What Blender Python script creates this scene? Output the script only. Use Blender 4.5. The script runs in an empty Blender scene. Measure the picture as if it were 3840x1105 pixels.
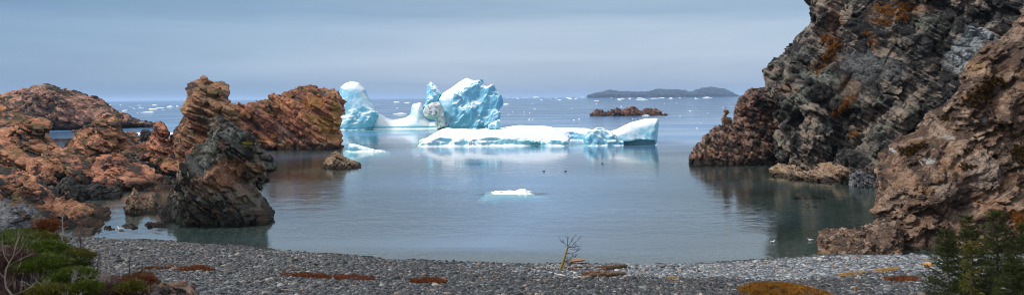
import bpy, math, random, time
import numpy as np
from mathutils import Vector, Matrix
from mathutils.bvhtree import BVHTree

T0 = time.time()
rng = np.random.default_rng(7)
random.seed(7)
scene = bpy.context.scene
COL = scene.collection
f32 = np.float32

# ------------------------------------------------------------------ camera
W, H, FPX, CAMZ = 3840, 1105, 2502.0, 15.0
ROLL = math.atan(0.00852)
HY = 365.0
CR, SR = math.cos(ROLL), math.sin(ROLL)
cam = bpy.data.cameras.new('camera')
cam.sensor_width = 36.0
cam.lens = 36.0 * FPX / W
cam.shift_y = -(H / 2 - HY) / W
cam.clip_start, cam.clip_end = 0.3, 60000.0
cam_ob = bpy.data.objects.new('camera', cam)
COL.objects.link(cam_ob)
cam_ob.matrix_world = Matrix(((CR, SR, 0, 0), (0, 0, -1, 0), (-SR, CR, 0, CAMZ), (0, 0, 0, 1)))
scene.camera = cam_ob

def ray(px, py):
    u, v = px - W / 2, HY - py
    return (u * CR + v * SR) / FPX, (-u * SR + v * CR) / FPX      # x and z per metre of y

def on_water(px, py, z=0.0):
    rx, rz = ray(px, py)
    t = (z - CAMZ) / rz
    return np.array((rx * t, t, z))

def at_depth(px, py, y):
    rx, rz = ray(px, py)
    return np.array((rx * y, y, CAMZ + rz * y))

def project(p):
    x, y, z = p[..., 0], p[..., 1], p[..., 2] - CAMZ
    u = (x * CR - z * SR) / y * FPX
    v = (x * SR + z * CR) / y * FPX
    return u + W / 2, HY - v

# ------------------------------------------------------------------ noise
def _hash(ix, iy, iz, seed):
    h = (ix.astype(np.uint32) * np.uint32(0x8da6b343)) ^ (iy.astype(np.uint32) * np.uint32(0xd8163841)) ^ (iz.astype(np.uint32) * np.uint32(0xcb1ab31f)) ^ np.uint32((seed * 0x9E3779B1) & 0xffffffff)
    h ^= h >> np.uint32(13); h *= np.uint32(0x5bd1e995); h ^= h >> np.uint32(15)
    h *= np.uint32(0x2c1b3c6d); h ^= h >> np.uint32(12)
    return h

def _u(h, k):
    h = h * np.uint32([0x85ebca6b, 0xc2b2ae35, 0x27d4eb2f, 0x165667b1, 0x9e3779b1, 0x7feb352d, 0x846ca68b][k])
    h ^= h >> np.uint32(16)
    return (h & np.uint32(0xffff)).astype(f32) * f32(1 / 65535.0)

def vnoise(p, seed=0):
    i = np.floor(p); f = (p - i).astype(f32); i = i.astype(np.int64)
    w = f * f * (3 - 2 * f)
    out = np.zeros(len(p), f32)
    for dx in (0, 1):
        wx = w[:, 0] if dx else 1 - w[:, 0]
        for dy in (0, 1):
            wy = w[:, 1] if dy else 1 - w[:, 1]
            for dz in (0, 1):
                wz = w[:, 2] if dz else 1 - w[:, 2]
                out += wx * wy * wz * _u(_hash(i[:, 0] + dx, i[:, 1] + dy, i[:, 2] + dz, seed), 0)
    return out * 2 - 1

def fbm(p, seed=0, octaves=4, gain=0.5):
    out = np.zeros(len(p), f32); a = 1.0; s = 0.0
    for o in range(octaves):
        out += a * vnoise(p * (2.03 ** o) + 17.3 * o, seed + o); s += a; a *= gain
    return out / s

def tri(p, seed=0):
    """noise that is linear inside tetrahedra: flat facets meeting in sharp edges"""
    i = np.floor(p).astype(np.int64); f = (p - i).astype(f32)
    o = np.argsort(-f, axis=1); fs = np.take_along_axis(f, o, 1)
    c = i.copy(); k = np.arange(len(p))
    v0 = _u(_hash(c[:, 0], c[:, 1], c[:, 2], seed), 0); out = v0.copy()
    for a in range(3):
        c[k, o[:, a]] += 1
        v1 = _u(_hash(c[:, 0], c[:, 1], c[:, 2], seed), 0)
        out += fs[:, a] * (v1 - v0); v0 = v1
    return out * 2 - 1

def facet(p, seed=0):
    """nearest Voronoi cell: random number, tilt value, crack distance"""
    b = np.floor(p - 0.5).astype(np.int64)
    n = len(p)
    d1 = np.full(n, 9.0, f32); d2 = np.full(n, 9.0, f32)
    rnd = np.zeros(n, f32); tilt = np.zeros(n, f32)
    for dx in (0, 1):
        for dy in (0, 1):
            for dz in (0, 1):
                c = b + np.array((dx, dy, dz))
                h = _hash(c[:, 0], c[:, 1], c[:, 2], seed)
                q0 = (p[:, 0] - (c[:, 0] + 0.5 + 0.6 * (_u(h, 0) - 0.5))).astype(f32)
                q1 = (p[:, 1] - (c[:, 1] + 0.5 + 0.6 * (_u(h, 1) - 0.5))).astype(f32)
                q2 = (p[:, 2] - (c[:, 2] + 0.5 + 0.6 * (_u(h, 2) - 0.5))).astype(f32)
                d = q0 * q0 + q1 * q1 + q2 * q2
                m = d < d1
                d2 = np.where(m, d1, np.minimum(d2, d))
                d1 = np.where(m, d, d1)
                t = q0 * (_u(h, 3) - 0.5) + q1 * (_u(h, 4) - 0.5) + q2 * (_u(h, 5) - 0.5)
                tilt = np.where(m, t * 2, tilt)
                rnd = np.where(m, _u(h, 6), rnd)
    return rnd * 2 - 1, tilt, np.sqrt(d2) - np.sqrt(d1)

# ------------------------------------------------------------------ meshes
def link(name, verts, faces, mat=None, parent=None, smooth=False, loc=None):
    me = bpy.data.meshes.new(name)
    verts = np.asarray(verts, dtype=np.float64)
    if loc is None:
        loc = np.zeros(3)
    v = (verts - np.asarray(loc)).astype(f32)
    if isinstance(faces, np.ndarray):
        nf, k = faces.shape
        me.vertices.add(len(v)); me.vertices.foreach_set('co', v.ravel())
        me.loops.add(nf * k); me.loops.foreach_set('vertex_index', faces.astype(np.int32).ravel())
        me.polygons.add(nf)
        me.polygons.foreach_set('loop_start', np.arange(0, nf * k, k, dtype=np.int32))
        me.polygons.foreach_set('loop_total', np.full(nf, k, np.int32))
        me.update(calc_edges=True)
    else:
        me.from_pydata(v.tolist(), [], faces); me.update()
    if smooth:
        me.polygons.foreach_set('use_smooth', np.ones(len(me.polygons), bool))
    if mat:
        me.materials.append(mat)
    o = bpy.data.objects.new(name, me); COL.objects.link(o)
    o.location = loc
    if parent:
        o.parent = parent
    return o

def attr(o, name, vals):
    a = o.data.attributes.new(name, 'FLOAT', 'POINT'); a.data.foreach_set('value', np.asarray(vals, f32))

def attr_color(o, name, rgb):
    a = o.data.attributes.new(name, 'FLOAT_COLOR', 'POINT')
    c = np.ones((len(rgb), 4), f32); c[:, :3] = rgb
    a.data.foreach_set('color', c.ravel())

def tag(o, label=None, cat=None, group=None, kind=None):
    if label: o['label'] = label
    if cat: o['category'] = cat
    if group: o['group'] = group
    if kind: o['kind'] = kind
    return o

def empty(name, loc, rz=0.0):
    e = bpy.data.objects.new(name, None); COL.objects.link(e)
    e.location = loc; e.rotation_euler = (0, 0, rz); e.empty_display_size = 0.3
    return e

def surface_nets(F, org, h):
    """F > 0 inside; returns verts, quads"""
    ins = F > 0
    nx, ny, nz = F.shape
    c = [ins[dx:nx - 1 + dx, dy:ny - 1 + dy, dz:nz - 1 + dz] for dx in (0, 1) for dy in (0, 1) for dz in (0, 1)]
    s = sum(a.astype(np.int8) for a in c)
    act = (s > 0) & (s < 8)
    I = np.argwhere(act)
    idx = np.full(act.shape, -1, np.int32); idx[act] = np.arange(len(I), dtype=np.int32)
    acc = np.zeros((len(I), 3)); cnt = np.zeros(len(I))
    corners = [(dx, dy, dz) for dx in (0, 1) for dy in (0, 1) for dz in (0, 1)]
    V = {k: F[I[:, 0] + k[0], I[:, 1] + k[1], I[:, 2] + k[2]] for k in corners}
    for a in corners:
        for ax in range(3):
            if a[ax] == 0:
                b = list(a); b[ax] = 1; b = tuple(b)
                va, vb = V[a], V[b]
                m = (va > 0) != (vb > 0)
                t = np.where(m, va / np.where(m, va - vb, 1), 0)
                pos = np.array(a, float)[None].repeat(len(I), 0); pos[:, ax] += t
                acc[m] += pos[m]; cnt[m] += 1
    verts = (I + acc / cnt[:, None]) * h + org
    quads = []
    for ax in range(3):
        o1, o2 = [(1, 2), (2, 0), (0, 1)][ax]
        sl0 = [slice(None)] * 3; sl1 = [slice(None)] * 3
        sl0[ax] = slice(0, F.shape[ax] - 1); sl1[ax] = slice(1, F.shape[ax])
        a, b = ins[tuple(sl0)], ins[tuple(sl1)]
        for flip, m in ((False, a & ~b), (True, ~a & b)):
            E = np.argwhere(m)
            E = E[(E[:, o1] > 0) & (E[:, o2] > 0) & (E[:, o1] < F.shape[o1] - 1) & (E[:, o2] < F.shape[o2] - 1)]
            if not len(E): continue
            q = []
            for d1, d2 in ((1, 1), (0, 1), (0, 0), (1, 0)):
                k = E.copy(); k[:, o1] -= d1; k[:, o2] -= d2
                q.append(idx[k[:, 0], k[:, 1], k[:, 2]])
            q = np.stack(q, 1)
            quads.append(q[:, ::-1] if flip else q)
    q = np.concatenate(quads)
    return verts, q

def poly_sd(X, Z, P):
    """signed distance in the plane, positive inside"""
    d = np.full(X.shape, 1e9, f32); inside = np.zeros(X.shape, bool)
    n = len(P)
    for i in range(n):
        ax, az = P[i]; bx, bz = P[(i + 1) % n]
        ex, ez = bx - ax, bz - az
        t = np.clip(((X - ax) * ex + (Z - az) * ez) / max(ex * ex + ez * ez, 1e-9), 0, 1)
        d = np.minimum(d, (X - ax - t * ex) ** 2 + (Z - az - t * ez) ** 2)
        if abs(ez) > 1e-9:
            cr = ((az > Z) != (bz > Z)) & (X < ex * (Z - az) / ez + ax)
            inside ^= cr
    d = np.sqrt(d)
    return np.where(inside, d, -d)

def smin(a, b, k):
    h = np.clip(0.5 + 0.5 * (b - a) / k, 0, 1)
    return b * (1 - h) + a * h - k * h * (1 - h)

class Prim:
    """outline (photo pixels) set up at depth D, given thickness, yaw and lean"""
    def __init__(s, pts, D, T, yaw=0.0, lean=0.0, flare=0.0, k=None, bottom=None, back=None, op='add', shear=None):
        pts = np.array(pts, float)
        s.D, s.T, s.yaw, s.lean, s.flare, s.op = D, T, yaw, lean, flare, op
        s.back = back if back is not None else T
        s.k = k if k is not None else T * 0.8
        rx, rz = ray(pts[:, 0], pts[:, 1])
        s.x0 = ray(pts[:, 0].mean(), 0)[0] * D
        s.rx = float(ray((pts[:, 0].min() + pts[:, 0].max()) / 2, 0)[0]) if shear is None else shear   # the flanks run back at this slant
        t = (D - yaw * s.x0 + lean * CAMZ) / (1 - yaw * rx - lean * rz)
        s.P = np.stack((rx * t, CAMZ + rz * t), 1)
        if bottom is not None:
            s.P[:, 1] = np.where(s.P[:, 1] < 0.6, np.minimum(s.P[:, 1], bottom), s.P[:, 1])
        s.ztop = s.P[:, 1].max()
    def yc(s, x, z):
        return s.D + s.yaw * (x - s.x0) + s.lean * z
    def bounds(s, m):
        (x0, z0), (x1, z1) = s.P.min(0), s.P.max(0)
        ys = [s.yc(x, z) for x in (x0, x1) for z in (z0, z1)]
        ff = s.flare * (z1 - z0)
        ya, yb = min(ys) - s.T - ff, max(ys) + s.back + ff
        e = abs(s.rx) * (max(s.T, s.back) + ff)
        return np.array(((x0 - m - e, ya - m, z0 - m), (x1 + m + e, yb + m, z1 + m)))
    def eval(s, gx, gy, gz):
        """the outline is swept back at a slant s.rx: tabulate its distance in (x', z), then look up"""
        h = gx[1] - gx[0]
        X, Z = np.meshgrid(gx, gz, indexing='ij')
        T = (s.T + s.flare * np.maximum(s.ztop - gz, 0)).astype(f32)
        Tb = (s.back + s.flare * np.maximum(s.ztop - gz, 0)).astype(f32)
        sl = f32(1 / math.sqrt(1 + s.yaw ** 2 + s.lean ** 2))
        # plane of the outline: y = D + yaw (x' - x0) + lean z, with x = x' + rx (y - yplane)
        ux = np.arange(gx[0] - h * 4 - abs(s.rx) * (gy[-1] - gy[0]), gx[-1] + h * 4 + abs(s.rx) * (gy[-1] - gy[0]), h)
        UX, UZ = np.meshgrid(ux, gz, indexing='ij')
        tab = poly_sd(UX, UZ, s.P).astype(f32)
        out = np.empty((len(gx), len(gy), len(gz)), f32)
        den = 1 - s.rx * s.yaw
        for j, y in enumerate(gy):
            # x' = x - rx (y - D - yaw (x' - x0) - lean z)
            xp = (X - s.rx * (y - s.D + s.yaw * s.x0 - s.lean * Z)) / den
            u = np.clip((xp - ux[0]) / h, 0, len(ux) - 1.001)
            k = u.astype(np.int32); fr = (u - k).astype(f32)
            zi = np.arange(len(gz))[None, :].repeat(len(gx), 0)
            d = tab[k, zi] * (1 - fr) + tab[k + 1, zi] * fr
            dy = (y - (s.D + s.yaw * (xp - s.x0) + s.lean * Z)).astype(f32)
            e = np.where(dy < 0, T[None] + dy, Tb[None] - dy) * sl
            out[:, j, :] = smin(d, e, s.k)
        return out

def bed_frame(n):
    n = np.array(n, float); n /= np.linalg.norm(n)
    a = np.cross(n, (0, 1, 0)); a /= np.linalg.norm(a)
    return np.stack((a, np.cross(n, a), n))

from concurrent.futures import ThreadPoolExecutor
POOL = ThreadPoolExecutor(4)
def pmap(fn, p, chunk=60000):
    """run fn on slices of p in parallel and join the results"""
    parts = list(POOL.map(fn, [p[s:s + chunk] for s in range(0, len(p), chunk)]))
    if not parts: return np.zeros(0, f32)
    return np.concatenate(parts, -1)

def octave(o, p, R, seed):
    if o.get('kind') == 'fbm':
        return o['a'] * fbm(p / o['s'], seed, 3)
    q = p @ R.T
    if o.get('kind') == 'tri':
        g = seed * 1.37
        c1, s1, c2, s2 = math.cos(g), math.sin(g), math.cos(0.6), math.sin(0.6)
        q = q / np.array(o['s'])
        q = np.stack((q[:, 0] * c1 - q[:, 1] * s1, q[:, 0] * s1 + q[:, 1] * c1, q[:, 2]), 1)
        if o.get('skew', 1): q = np.stack((q[:, 0] * c2 - q[:, 2] * s2, q[:, 1], q[:, 0] * s2 + q[:, 2] * c2), 1)
        if o.get('w'): q = q + o['w'] * vnoise(q * 0.8, seed + 71)[:, None]
        d = o['a'] * tri(q + 11.7, seed)
        if 'zmax' in o: d = d * np.clip((o['zmax'] - p[:, 2]) / (0.25 * o['zmax']), 0, 1)
        return d
    if o.get('kind') == 'notch':                    # worn groove at the waterline
        return -o['a'] * np.exp(-((p[:, 2] - o['z']) / o['s']) ** 2)
    if o.get('kind') == 'bed':                      # continuous beds, each standing out or worn back
        L = o['L']
        s = q[:, 2] / o['s'] + 0.45 * vnoise(q / L, seed) + 0.12 * vnoise(q * 3 / L, seed + 3)
        k = np.floor(s); fr = (s - k).astype(f32)
        blk = np.floor(q[:, 0] / (L * 1.3) + 0.7 * _u(_hash(k.astype(np.int64), k.astype(np.int64), k.astype(np.int64), seed), 1) + 0.5 * vnoise(q / L, seed + 7)).astype(np.int64)
        h = _hash(k.astype(np.int64), blk, blk * 0 + 3, seed + 5)
        return o['a'] * ((_u(h, 0) * 2 - 1) * 0.8 + (fr - 0.5) * 0.9 - o.get('c', 0.5) * np.clip(1 - np.minimum(fr, 1 - fr) / 0.10, 0, 1))
    q = q / np.array(o['s'])
    w = o.get('w', 0.12)
    if w:
        q = q + w * np.stack([vnoise(q * 0.9 + 5.1 * j, seed + 90 + j) for j in range(2)] + [vnoise(q * 0.9 - 3.3, seed + 97)], 1)
    r, t, c = facet(q, seed)
    d = o['s'][0] * (o['tilt'] * t + o['off'] * r)
    if o.get('cd'): d = d - o['cd'] * np.clip(1 - c / o['cw'], 0, 1)
    if 'zmax' in o: d = d * np.clip((o['zmax'] - p[:, 2]) / (0.25 * o['zmax']) , 0, 1)
    return d

def crag_disp(F, org, h, octs, R, seed, warp=0.25):
    """displace the solid by faceted, cracked blocks, coarse to fine, narrowing the band"""
    Ff = F.ravel(); shape = F.shape
    amps = [(o['s'][0] * (o['tilt'] * 0.42 + o['off']) + o.get('cd', 0) * 0.5) if 'tilt' in o else o['a'] * 1.5 for o in octs]
    for i, o in enumerate(octs):
        A = sum(amps[i:]) * 0.85 + h * 2
        band = np.flatnonzero(np.abs(Ff) < A)
        def job(b, o=o, i=i):
            p = np.stack(np.unravel_index(b, shape), 1) * h + org
            Ff[b] += octave(o, p, R, seed + 13 * i).astype(f32)
        list(POOL.map(job, [band[s:s + 60000] for s in range(0, len(band), 60000)]))
    return F

ROCKS = {}
ALL_ROCKS = []
def build_solid(prims, h, octs, bed=(0.4, -0.2, 0.9), seed=1, margin=None, zmin=-2.0, warp=0.25, inset=0.0):
    R = bed_frame(bed)
    A = sum((o['s'][0] * (o['tilt'] * 0.3 + o['off'] * 0.6)) if 'tilt' in o else o['a'] for o in octs)
    m = margin if margin is not None else A * 1.2 + 3 * h
    B = np.array([p.bounds(m) for p in prims if p.op == 'add'])
    lo, hi = B[:, 0].min(0), B[:, 1].max(0)
    lo[2] = max(lo[2], zmin - 2 * h)
    n = np.ceil((hi - lo) / h).astype(int) + 1
    gx, gy, gz = [lo[i] + h * np.arange(n[i]) for i in range(3)]
    F = None
    for p in prims:
        e = p.eval(gx, gy, gz)
        if F is None: F = e
        elif p.op == 'add': F = -smin(-F, -e, min(p.k, 1.0) * 0.6)
        else: F = smin(F, -e, 0.3)
    F -= f32(inset)
    if octs:
        crag_disp(F, lo, h, octs, R, seed, warp)
    F[:, :, 0] = -h; F[:, :, 1] = np.minimum(F[:, :, 1], F[:, :, 1])
    F[0] = np.minimum(F[0], -h); F[-1] = np.minimum(F[-1], -h)
    F[:, 0] = np.minimum(F[:, 0], -h); F[:, -1] = np.minimum(F[:, -1], -h)
    F[:, :, -1] = np.minimum(F[:, :, -1], -h)
    return surface_nets(F, lo, h) + (R,)

def keep_big(v, q, frac=0.02):
    """drop small loose islands"""
    parent = np.arange(len(v))
    for _ in range(200):
        m = parent[q].min(1)
        new = parent.copy()
        for k in range(4):
            np.minimum.at(new, q[:, k], m)
        new = new[new]
        if (new == parent).all(): break
        parent = new
    ids, inv, cnt = np.unique(parent, return_inverse=True, return_counts=True)
    good = (cnt > frac * len(v))[inv]
    if good.all(): return v, q
    remap = np.cumsum(good) - 1
    q = q[good[q].all(1)]
    return v[good], remap[q]

def strat(L, thin=0.45, a=0.16, n=3, crack=0.9, bed=0.5, h=0.1):
    """angular fracture: flat facets and cracked blocks from L metres down to the mesh size"""
    g = a / 0.14; out = []
    def T(s, am, th=1.0, **k): out.append(dict(kind='tri', s=(s, s, s * th), a=am * s * g, w=0.15, **k))
    T(L, 0.22, max(thin, 0.5))
    if bed:
        out.append(dict(kind='bed', s=L * 0.16, L=L * 1.2, a=L * 0.052 * bed, c=1.4))
        if L * 0.055 > 2.2 * h: out.append(dict(kind='bed', s=L * 0.055, L=L * 0.6, a=L * 0.019 * bed, c=1.0))
    T(L * 0.45, 0.19, thin, skew=0)
    s = L * 0.34
    out.append(dict(s=(s, s, s * min(1, thin * 1.2)), tilt=0.26 * g, off=0.05 * g, cd=crack * 2.6 * h, cw=min(0.3, 3.4 * h / s), w=0.10))
    T(L * 0.2, 0.14, min(1, thin * 1.3))
    s = L * 0.13
    if n > 2 and s > 3 * h: out.append(dict(s=(s, s, s * min(1, thin * 1.5)), tilt=0.26 * g, off=0.05 * g, cd=crack * 1.6 * h, cw=min(0.3, 2.6 * h / s), w=0.10))
    T(max(L * 0.09, 3.2 * h), 0.12)
    return out

def rock(name, label, cat, prims, h, L, mat, bed=(0.4, -0.2, 0.9), seed=1, thin=0.45, a=0.16, n=3, crack=0.9, bedamp=1.5, group=None, zmin=-2.0, kind=None, frac=0.02, octs=None):
    v, q, R = build_solid(prims, h, octs if octs is not None else strat(L, thin, a, n, crack, bed=bedamp, h=h), bed, seed, zmin=zmin, inset=0.025 * min(L, 10))
    v, q = keep_big(v, q, frac)
    base = np.array((v[:, 0].mean(), v[:, 1].mean(), max(0.0, v[:, 2].min())))
    o = link(name, v, q, mat, loc=base)
    def cells(p):
        q = p @ R.T
        r1 = facet(q / np.array((L * 0.42, L * 0.42, L * 0.42 * thin)), seed + 26)[0]
        r2 = facet(q / np.array((L * 0.15, L * 0.15, L * 0.15 * thin)), seed + 39)[0]
        return 0.55 * r1 + 0.45 * r2
    attr(o, 'cell', pmap(cells, v))
    tag(o, label, cat, group, kind)
    ROCKS[name] = (o, v, q); ALL_ROCKS.append((name, (o, v, q)))
    return o

_bvh = {}
def hit(o, px, py):
    """surface point and normal of object o seen at a photo pixel"""
    if o.name not in _bvh:
        me = o.data
        n = len(me.vertices); co = np.empty(n * 3, f32); me.vertices.foreach_get('co', co)
        co = co.reshape(-1, 3) + np.array(o.location)
        _bvh[o.name] = BVHTree.FromPolygons(co.tolist(), [p.vertices[:] for p in me.polygons])
    rx, rz = ray(px, py)
    r = _bvh[o.name].ray_cast(Vector((0, 0, CAMZ)), Vector((rx, 1, rz)).normalized())
    return (np.array(r[0]), np.array(r[1])) if r[0] is not None else (None, None)

# ------------------------------------------------------------------ materials
class NT:
    def __init__(s, name):
        s.m = bpy.data.materials.new(name); s.m.use_nodes = True
        s.t = s.m.node_tree; s.n = s.t.nodes; s.n.clear()
        s.out = s.n.new('ShaderNodeOutputMaterial')
    def N(s, typ, ins=None, **kw):
        nd = s.n.new(typ)
        for k, v in kw.items(): setattr(nd, k, v)
        for k, v in (ins or {}).items():
            sock = nd.inputs[k]
            if hasattr(v, 'is_linked') or hasattr(v, 'links'): s.t.links.new(v, sock)
            else: sock.default_value = v
        return nd
    def L(s, a, b): s.t.links.new(a, b)
    def ramp(s, fac, stops, interp='LINEAR'):
        r = s.n.new('ShaderNodeValToRGB'); s.L(fac, r.inputs[0]); r.color_ramp.interpolation = interp
        e = r.color_ramp.elements
        while len(e) > 1: e.remove(e[-1])
        e[0].position = stops[0][0]; e[0].color = stops[0][1]
        for p, c in stops[1:]:
            k = e.new(p); k.color = c
        return r.outputs[0]
    def mix(s, fac, a, b, blend='MIX'):
        n = s.n.new('ShaderNodeMix'); n.data_type = 'RGBA'; n.blend_type = blend
        for i, v in ((0, fac), (6, a), (7, b)):
            if hasattr(v, 'links'): s.L(v, n.inputs[i])
            else: n.inputs[i].default_value = v
        return n.outputs[2]
    def math(s, op, a, b=0.0, clamp=False):
        n = s.n.new('ShaderNodeMath'); n.operation = op; n.use_clamp = clamp
        for i, v in ((0, a), (1, b)):
            if hasattr(v, 'links'): s.L(v, n.inputs[i])
            else: n.inputs[i].default_value = v
        return n.outputs[0]
    def rng(s, v, a, b, c=0.0, d=1.0):
        n = s.n.new('ShaderNodeMapRange'); s.L(v, n.inputs[0])
        for i, x in enumerate((a, b, c, d)): n.inputs[1 + i].default_value = x
        return n.outputs[0]
    def noise(s, vec, scale, detail=4, rough=0.55, dim='3D', dist=0.0):
        n = s.N('ShaderNodeTexNoise', {'Scale': scale, 'Detail': detail, 'Roughness': rough, 'Distortion': dist})
        if vec is not None: s.L(vec, n.inputs['Vector'])
        return n.outputs['Fac']

def C(r, g, b): return (r, g, b, 1.0)
BLK, WHT = C(0, 0, 0), C(1, 1, 1)

def rock_mat(name, main, alt, dark, scale, lichen=None, lichen_amt=0.3, dark_amt=0.45, wet=1.7, green=None, pale=0.12, rough=0.85, fine=1.0, dip=0.45, streak=1.0):
    t = NT(name)
    geo = t.N('ShaderNodeNewGeometry')
    pos = geo.outputs['Position']
    cell = t.N('ShaderNodeAttribute', attribute_name='cell').outputs['Fac']
    n1 = t.noise(pos, 0.7 / scale, 6, 0.62)
    n2 = t.noise(pos, 2.2 / scale, 8, 0.72, dist=0.8)
    n3 = t.noise(pos, 9.0 / scale, 6, 0.75)
    n4 = t.noise(pos, 24.0 / scale, 3, 0.7)
    bedv = t.N('ShaderNodeMapping', {'Vector': pos, 'Rotation': (0.25, dip, 0), 'Scale': (scale / 0.5, scale / 0.5, scale / 4.5)}, vector_type='TEXTURE').outputs[0]
    nb = t.noise(bedv, 1.0, 6, 0.7, dist=0.35)
    v1 = t.math('ADD', t.math('ADD', t.math('MULTIPLY', n1, 0.45), t.math('MULTIPLY', nb, 0.55)), t.math('MULTIPLY', cell, 0.14))
    c = t.mix(t.rng(v1, 0.40, 0.60), main, alt)
    # block to block and grain to grain tone
    tone = t.math('ADD', t.math('MULTIPLY', cell, 0.35), t.math('MULTIPLY', t.math('SUBTRACT', t.math('ADD', n3, t.math('MULTIPLY', n4, 0.6)), 0.8), 2.0 * fine))
    tone = t.math('ADD', tone, t.math('MULTIPLY', t.math('SUBTRACT', nb, 0.5), 4.0 * streak))
    c = t.mix(1.0, c, t.ramp(t.rng(tone, -1.15, 1.0), [(0, C(.14, .13, .125)), (0.30, C(.55, .52, .5)), (0.52, C(1.15, 1.12, 1.1)), (1, C(2.5, 2.35, 2.2))]), 'MULTIPLY')
    d = t.math('ADD', t.math('ADD', t.math('MULTIPLY', n2, 0.6), t.math('MULTIPLY', t.math('SUBTRACT', 1.0, nb), 0.4)), t.math('MULTIPLY', cell, -0.12))
    c = t.mix(t.rng(d, dark_amt + 0.015, dark_amt + 0.075), c, t.mix(n3, t.mix(1.0, dark, C(.5, .5, .5), 'MULTIPLY'), t.mix(1.0, dark, C(2.2, 2.2, 2.2), 'MULTIPLY')))
    # pale scratched and salt streaked patches
    c = t.mix(t.math('MULTIPLY', t.rng(n3, 0.60, 0.68), pale * 3, True), c, C(.55, .5, .45))
    nz = t.N('ShaderNodeSeparateXYZ', {0: geo.outputs['Normal']}).outputs[2]
    if lichen:
        up = t.math('MULTIPLY', t.rng(nz, -0.2, 0.6), t.rng(t.noise(pos, 1.3 / scale, 7, 0.7), 0.60 - lichen_amt * 0.35, 0.66 - lichen_amt * 0.3))
        c = t.mix(t.math('MULTIPLY', up, t.rng(n3, 0.35, 0.6, 0.3, 0.95)), c, lichen)
    if green:
        g = t.math('MULTIPLY', t.rng(nz, 0.3, 0.8), t.rng(t.noise(pos, 0.6 / scale, 5, 0.65), 0.52, 0.60))
        c = t.mix(g, c, green)
    st = t.N('ShaderNodeAttribute', attribute_name='stain')
    sc = t.N('ShaderNodeAttribute', attribute_name='stain_colour')
    c = t.mix(t.math('MULTIPLY', st.outputs['Fac'], t.rng(n3, 0.36, 0.56), True), c, sc.outputs['Color'])
    if wet:
        z = t.N('ShaderNodeSeparateXYZ', {0: pos}).outputs[2]
        zz = t.math('ADD', z, t.math('MULTIPLY', t.math('SUBTRACT', n2, 0.5), -1.6 * wet))
        w = t.rng(zz, wet * 0.5, wet * 1.1, 1.0, 0.0)
        c = t.mix(t.math('MULTIPLY', w, 0.82), c, C(.012, .012, .011))
    wv_ = t.N('ShaderNodeVectorMath', {0: pos, 1: t.N('ShaderNodeVectorMath', {0: t.N('ShaderNodeTexNoise', {'Vector': pos, 'Scale': 1.2 / scale, 'Detail': 3.0}).outputs['Color'], 1: (0.4 * scale, 0.4 * scale, 0.4 * scale)}, operation='MULTIPLY').outputs[0]}, operation='ADD').outputs[0]
    mpv = t.N('ShaderNodeMapping', {'Vector': wv_, 'Rotation': (0.25, dip, 0.2), 'Scale': (1.4, 1, 0.5)}, vector_type='TEXTURE').outputs[0]
    b1 = t.N('ShaderNodeTexVoronoi', {'Vector': mpv, 'Scale': 1.5 / scale}, feature='DISTANCE_TO_EDGE')
    b2 = t.N('ShaderNodeTexVoronoi', {'Vector': mpv, 'Scale': 4.2 / scale}, feature='DISTANCE_TO_EDGE')
    hgt = t.math('ADD', t.math('ADD', t.math('MULTIPLY', t.rng(b1.outputs['Distance'], 0, 0.06), 0.25), t.math('MULTIPLY', t.rng(b2.outputs['Distance'], 0, 0.08), 0.2)), t.math('ADD', t.math('MULTIPLY', n3, 0.8), t.math('MULTIPLY', nb, 0.8)))
    bump = t.N('ShaderNodeBump', {'Strength': 1.0, 'Distance': 0.16 * scale, 'Height': hgt})
    bs = t.N('ShaderNodeBsdfPrincipled', {'Base Color': c, 'Roughness': rough, 'Normal': bump.outputs[0], 'Specular IOR Level': 0.3})
    t.L(bs.outputs[0], t.out.inputs[0])
    return t.m

def simple_mat(name, col, rough=0.8, var=0.25, scale=8.0, spec=0.3, attr_name=None, trans=0.0):
    t = NT(name)
    pos = t.N('ShaderNodeTexCoord').outputs['Object']
    n = t.noise(pos, scale, 5, 0.7)
    if attr_name:
        base = t.N('ShaderNodeAttribute', attribute_name=attr_name).outputs['Color']
    else:
        base = col
    c = t.mix(1.0, base, t.ramp(n, [(0.25, C(1 - var, 1 - var, 1 - var)), (0.75, C(1 + var, 1 + var, 1 + var))]), 'MULTIPLY')
    bs = t.N('ShaderNodeBsdfPrincipled', {'Base Color': c, 'Roughness': rough, 'Specular IOR Level': spec})
    sh = bs.outputs[0]
    if trans:
        tr = t.N('ShaderNodeBsdfTranslucent', {'Color': c})
        mx = t.N('ShaderNodeMixShader', {0: trans}); t.L(sh, mx.inputs[1]); t.L(tr.outputs[0], mx.inputs[2]); sh = mx.outputs[0]
    t.L(sh, t.out.inputs[0])
    return t.m

M_ORANGE = rock_mat('rock_orange', C(.31, .115, .058), C(.35, .17, .10), C(.035, .03, .028), 4.2, lichen=C(.17, .125, .04), lichen_amt=0.25, dark_amt=0.475, streak=1.5, fine=1.3)
M_SLAB = rock_mat('rock_salmon', C(.40, .145, .078), C(.36, .175, .11), C(.05, .035, .03), 3.5, lichen=C(.30, .2, .05), lichen_amt=0.05, dark_amt=0.51, streak=1.5, fine=1.3)
M_BLOCK = rock_mat('rock_block', C(.33, .125, .075), C(.34, .155, .08), C(.045, .035, .03), 5.0, lichen=C(.30, .16, .025), lichen_amt=0.2, dark_amt=0.52)
M_PILLAR = rock_mat('rock_pillar', C(.33, .14, .075), C(.30, .17, .095), C(.045, .036, .03), 4.0, lichen=C(.14, .105, .045), lichen_amt=0.22, dark_amt=0.49)
M_STACK = rock_mat('rock_stack', C(.15, .135, .115), C(.26, .145, .09), C(.025, .022, .02), 3.0, lichen=C(.24, .25, .20), lichen_amt=0.4, dark_amt=0.42, wet=2.4)
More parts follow.
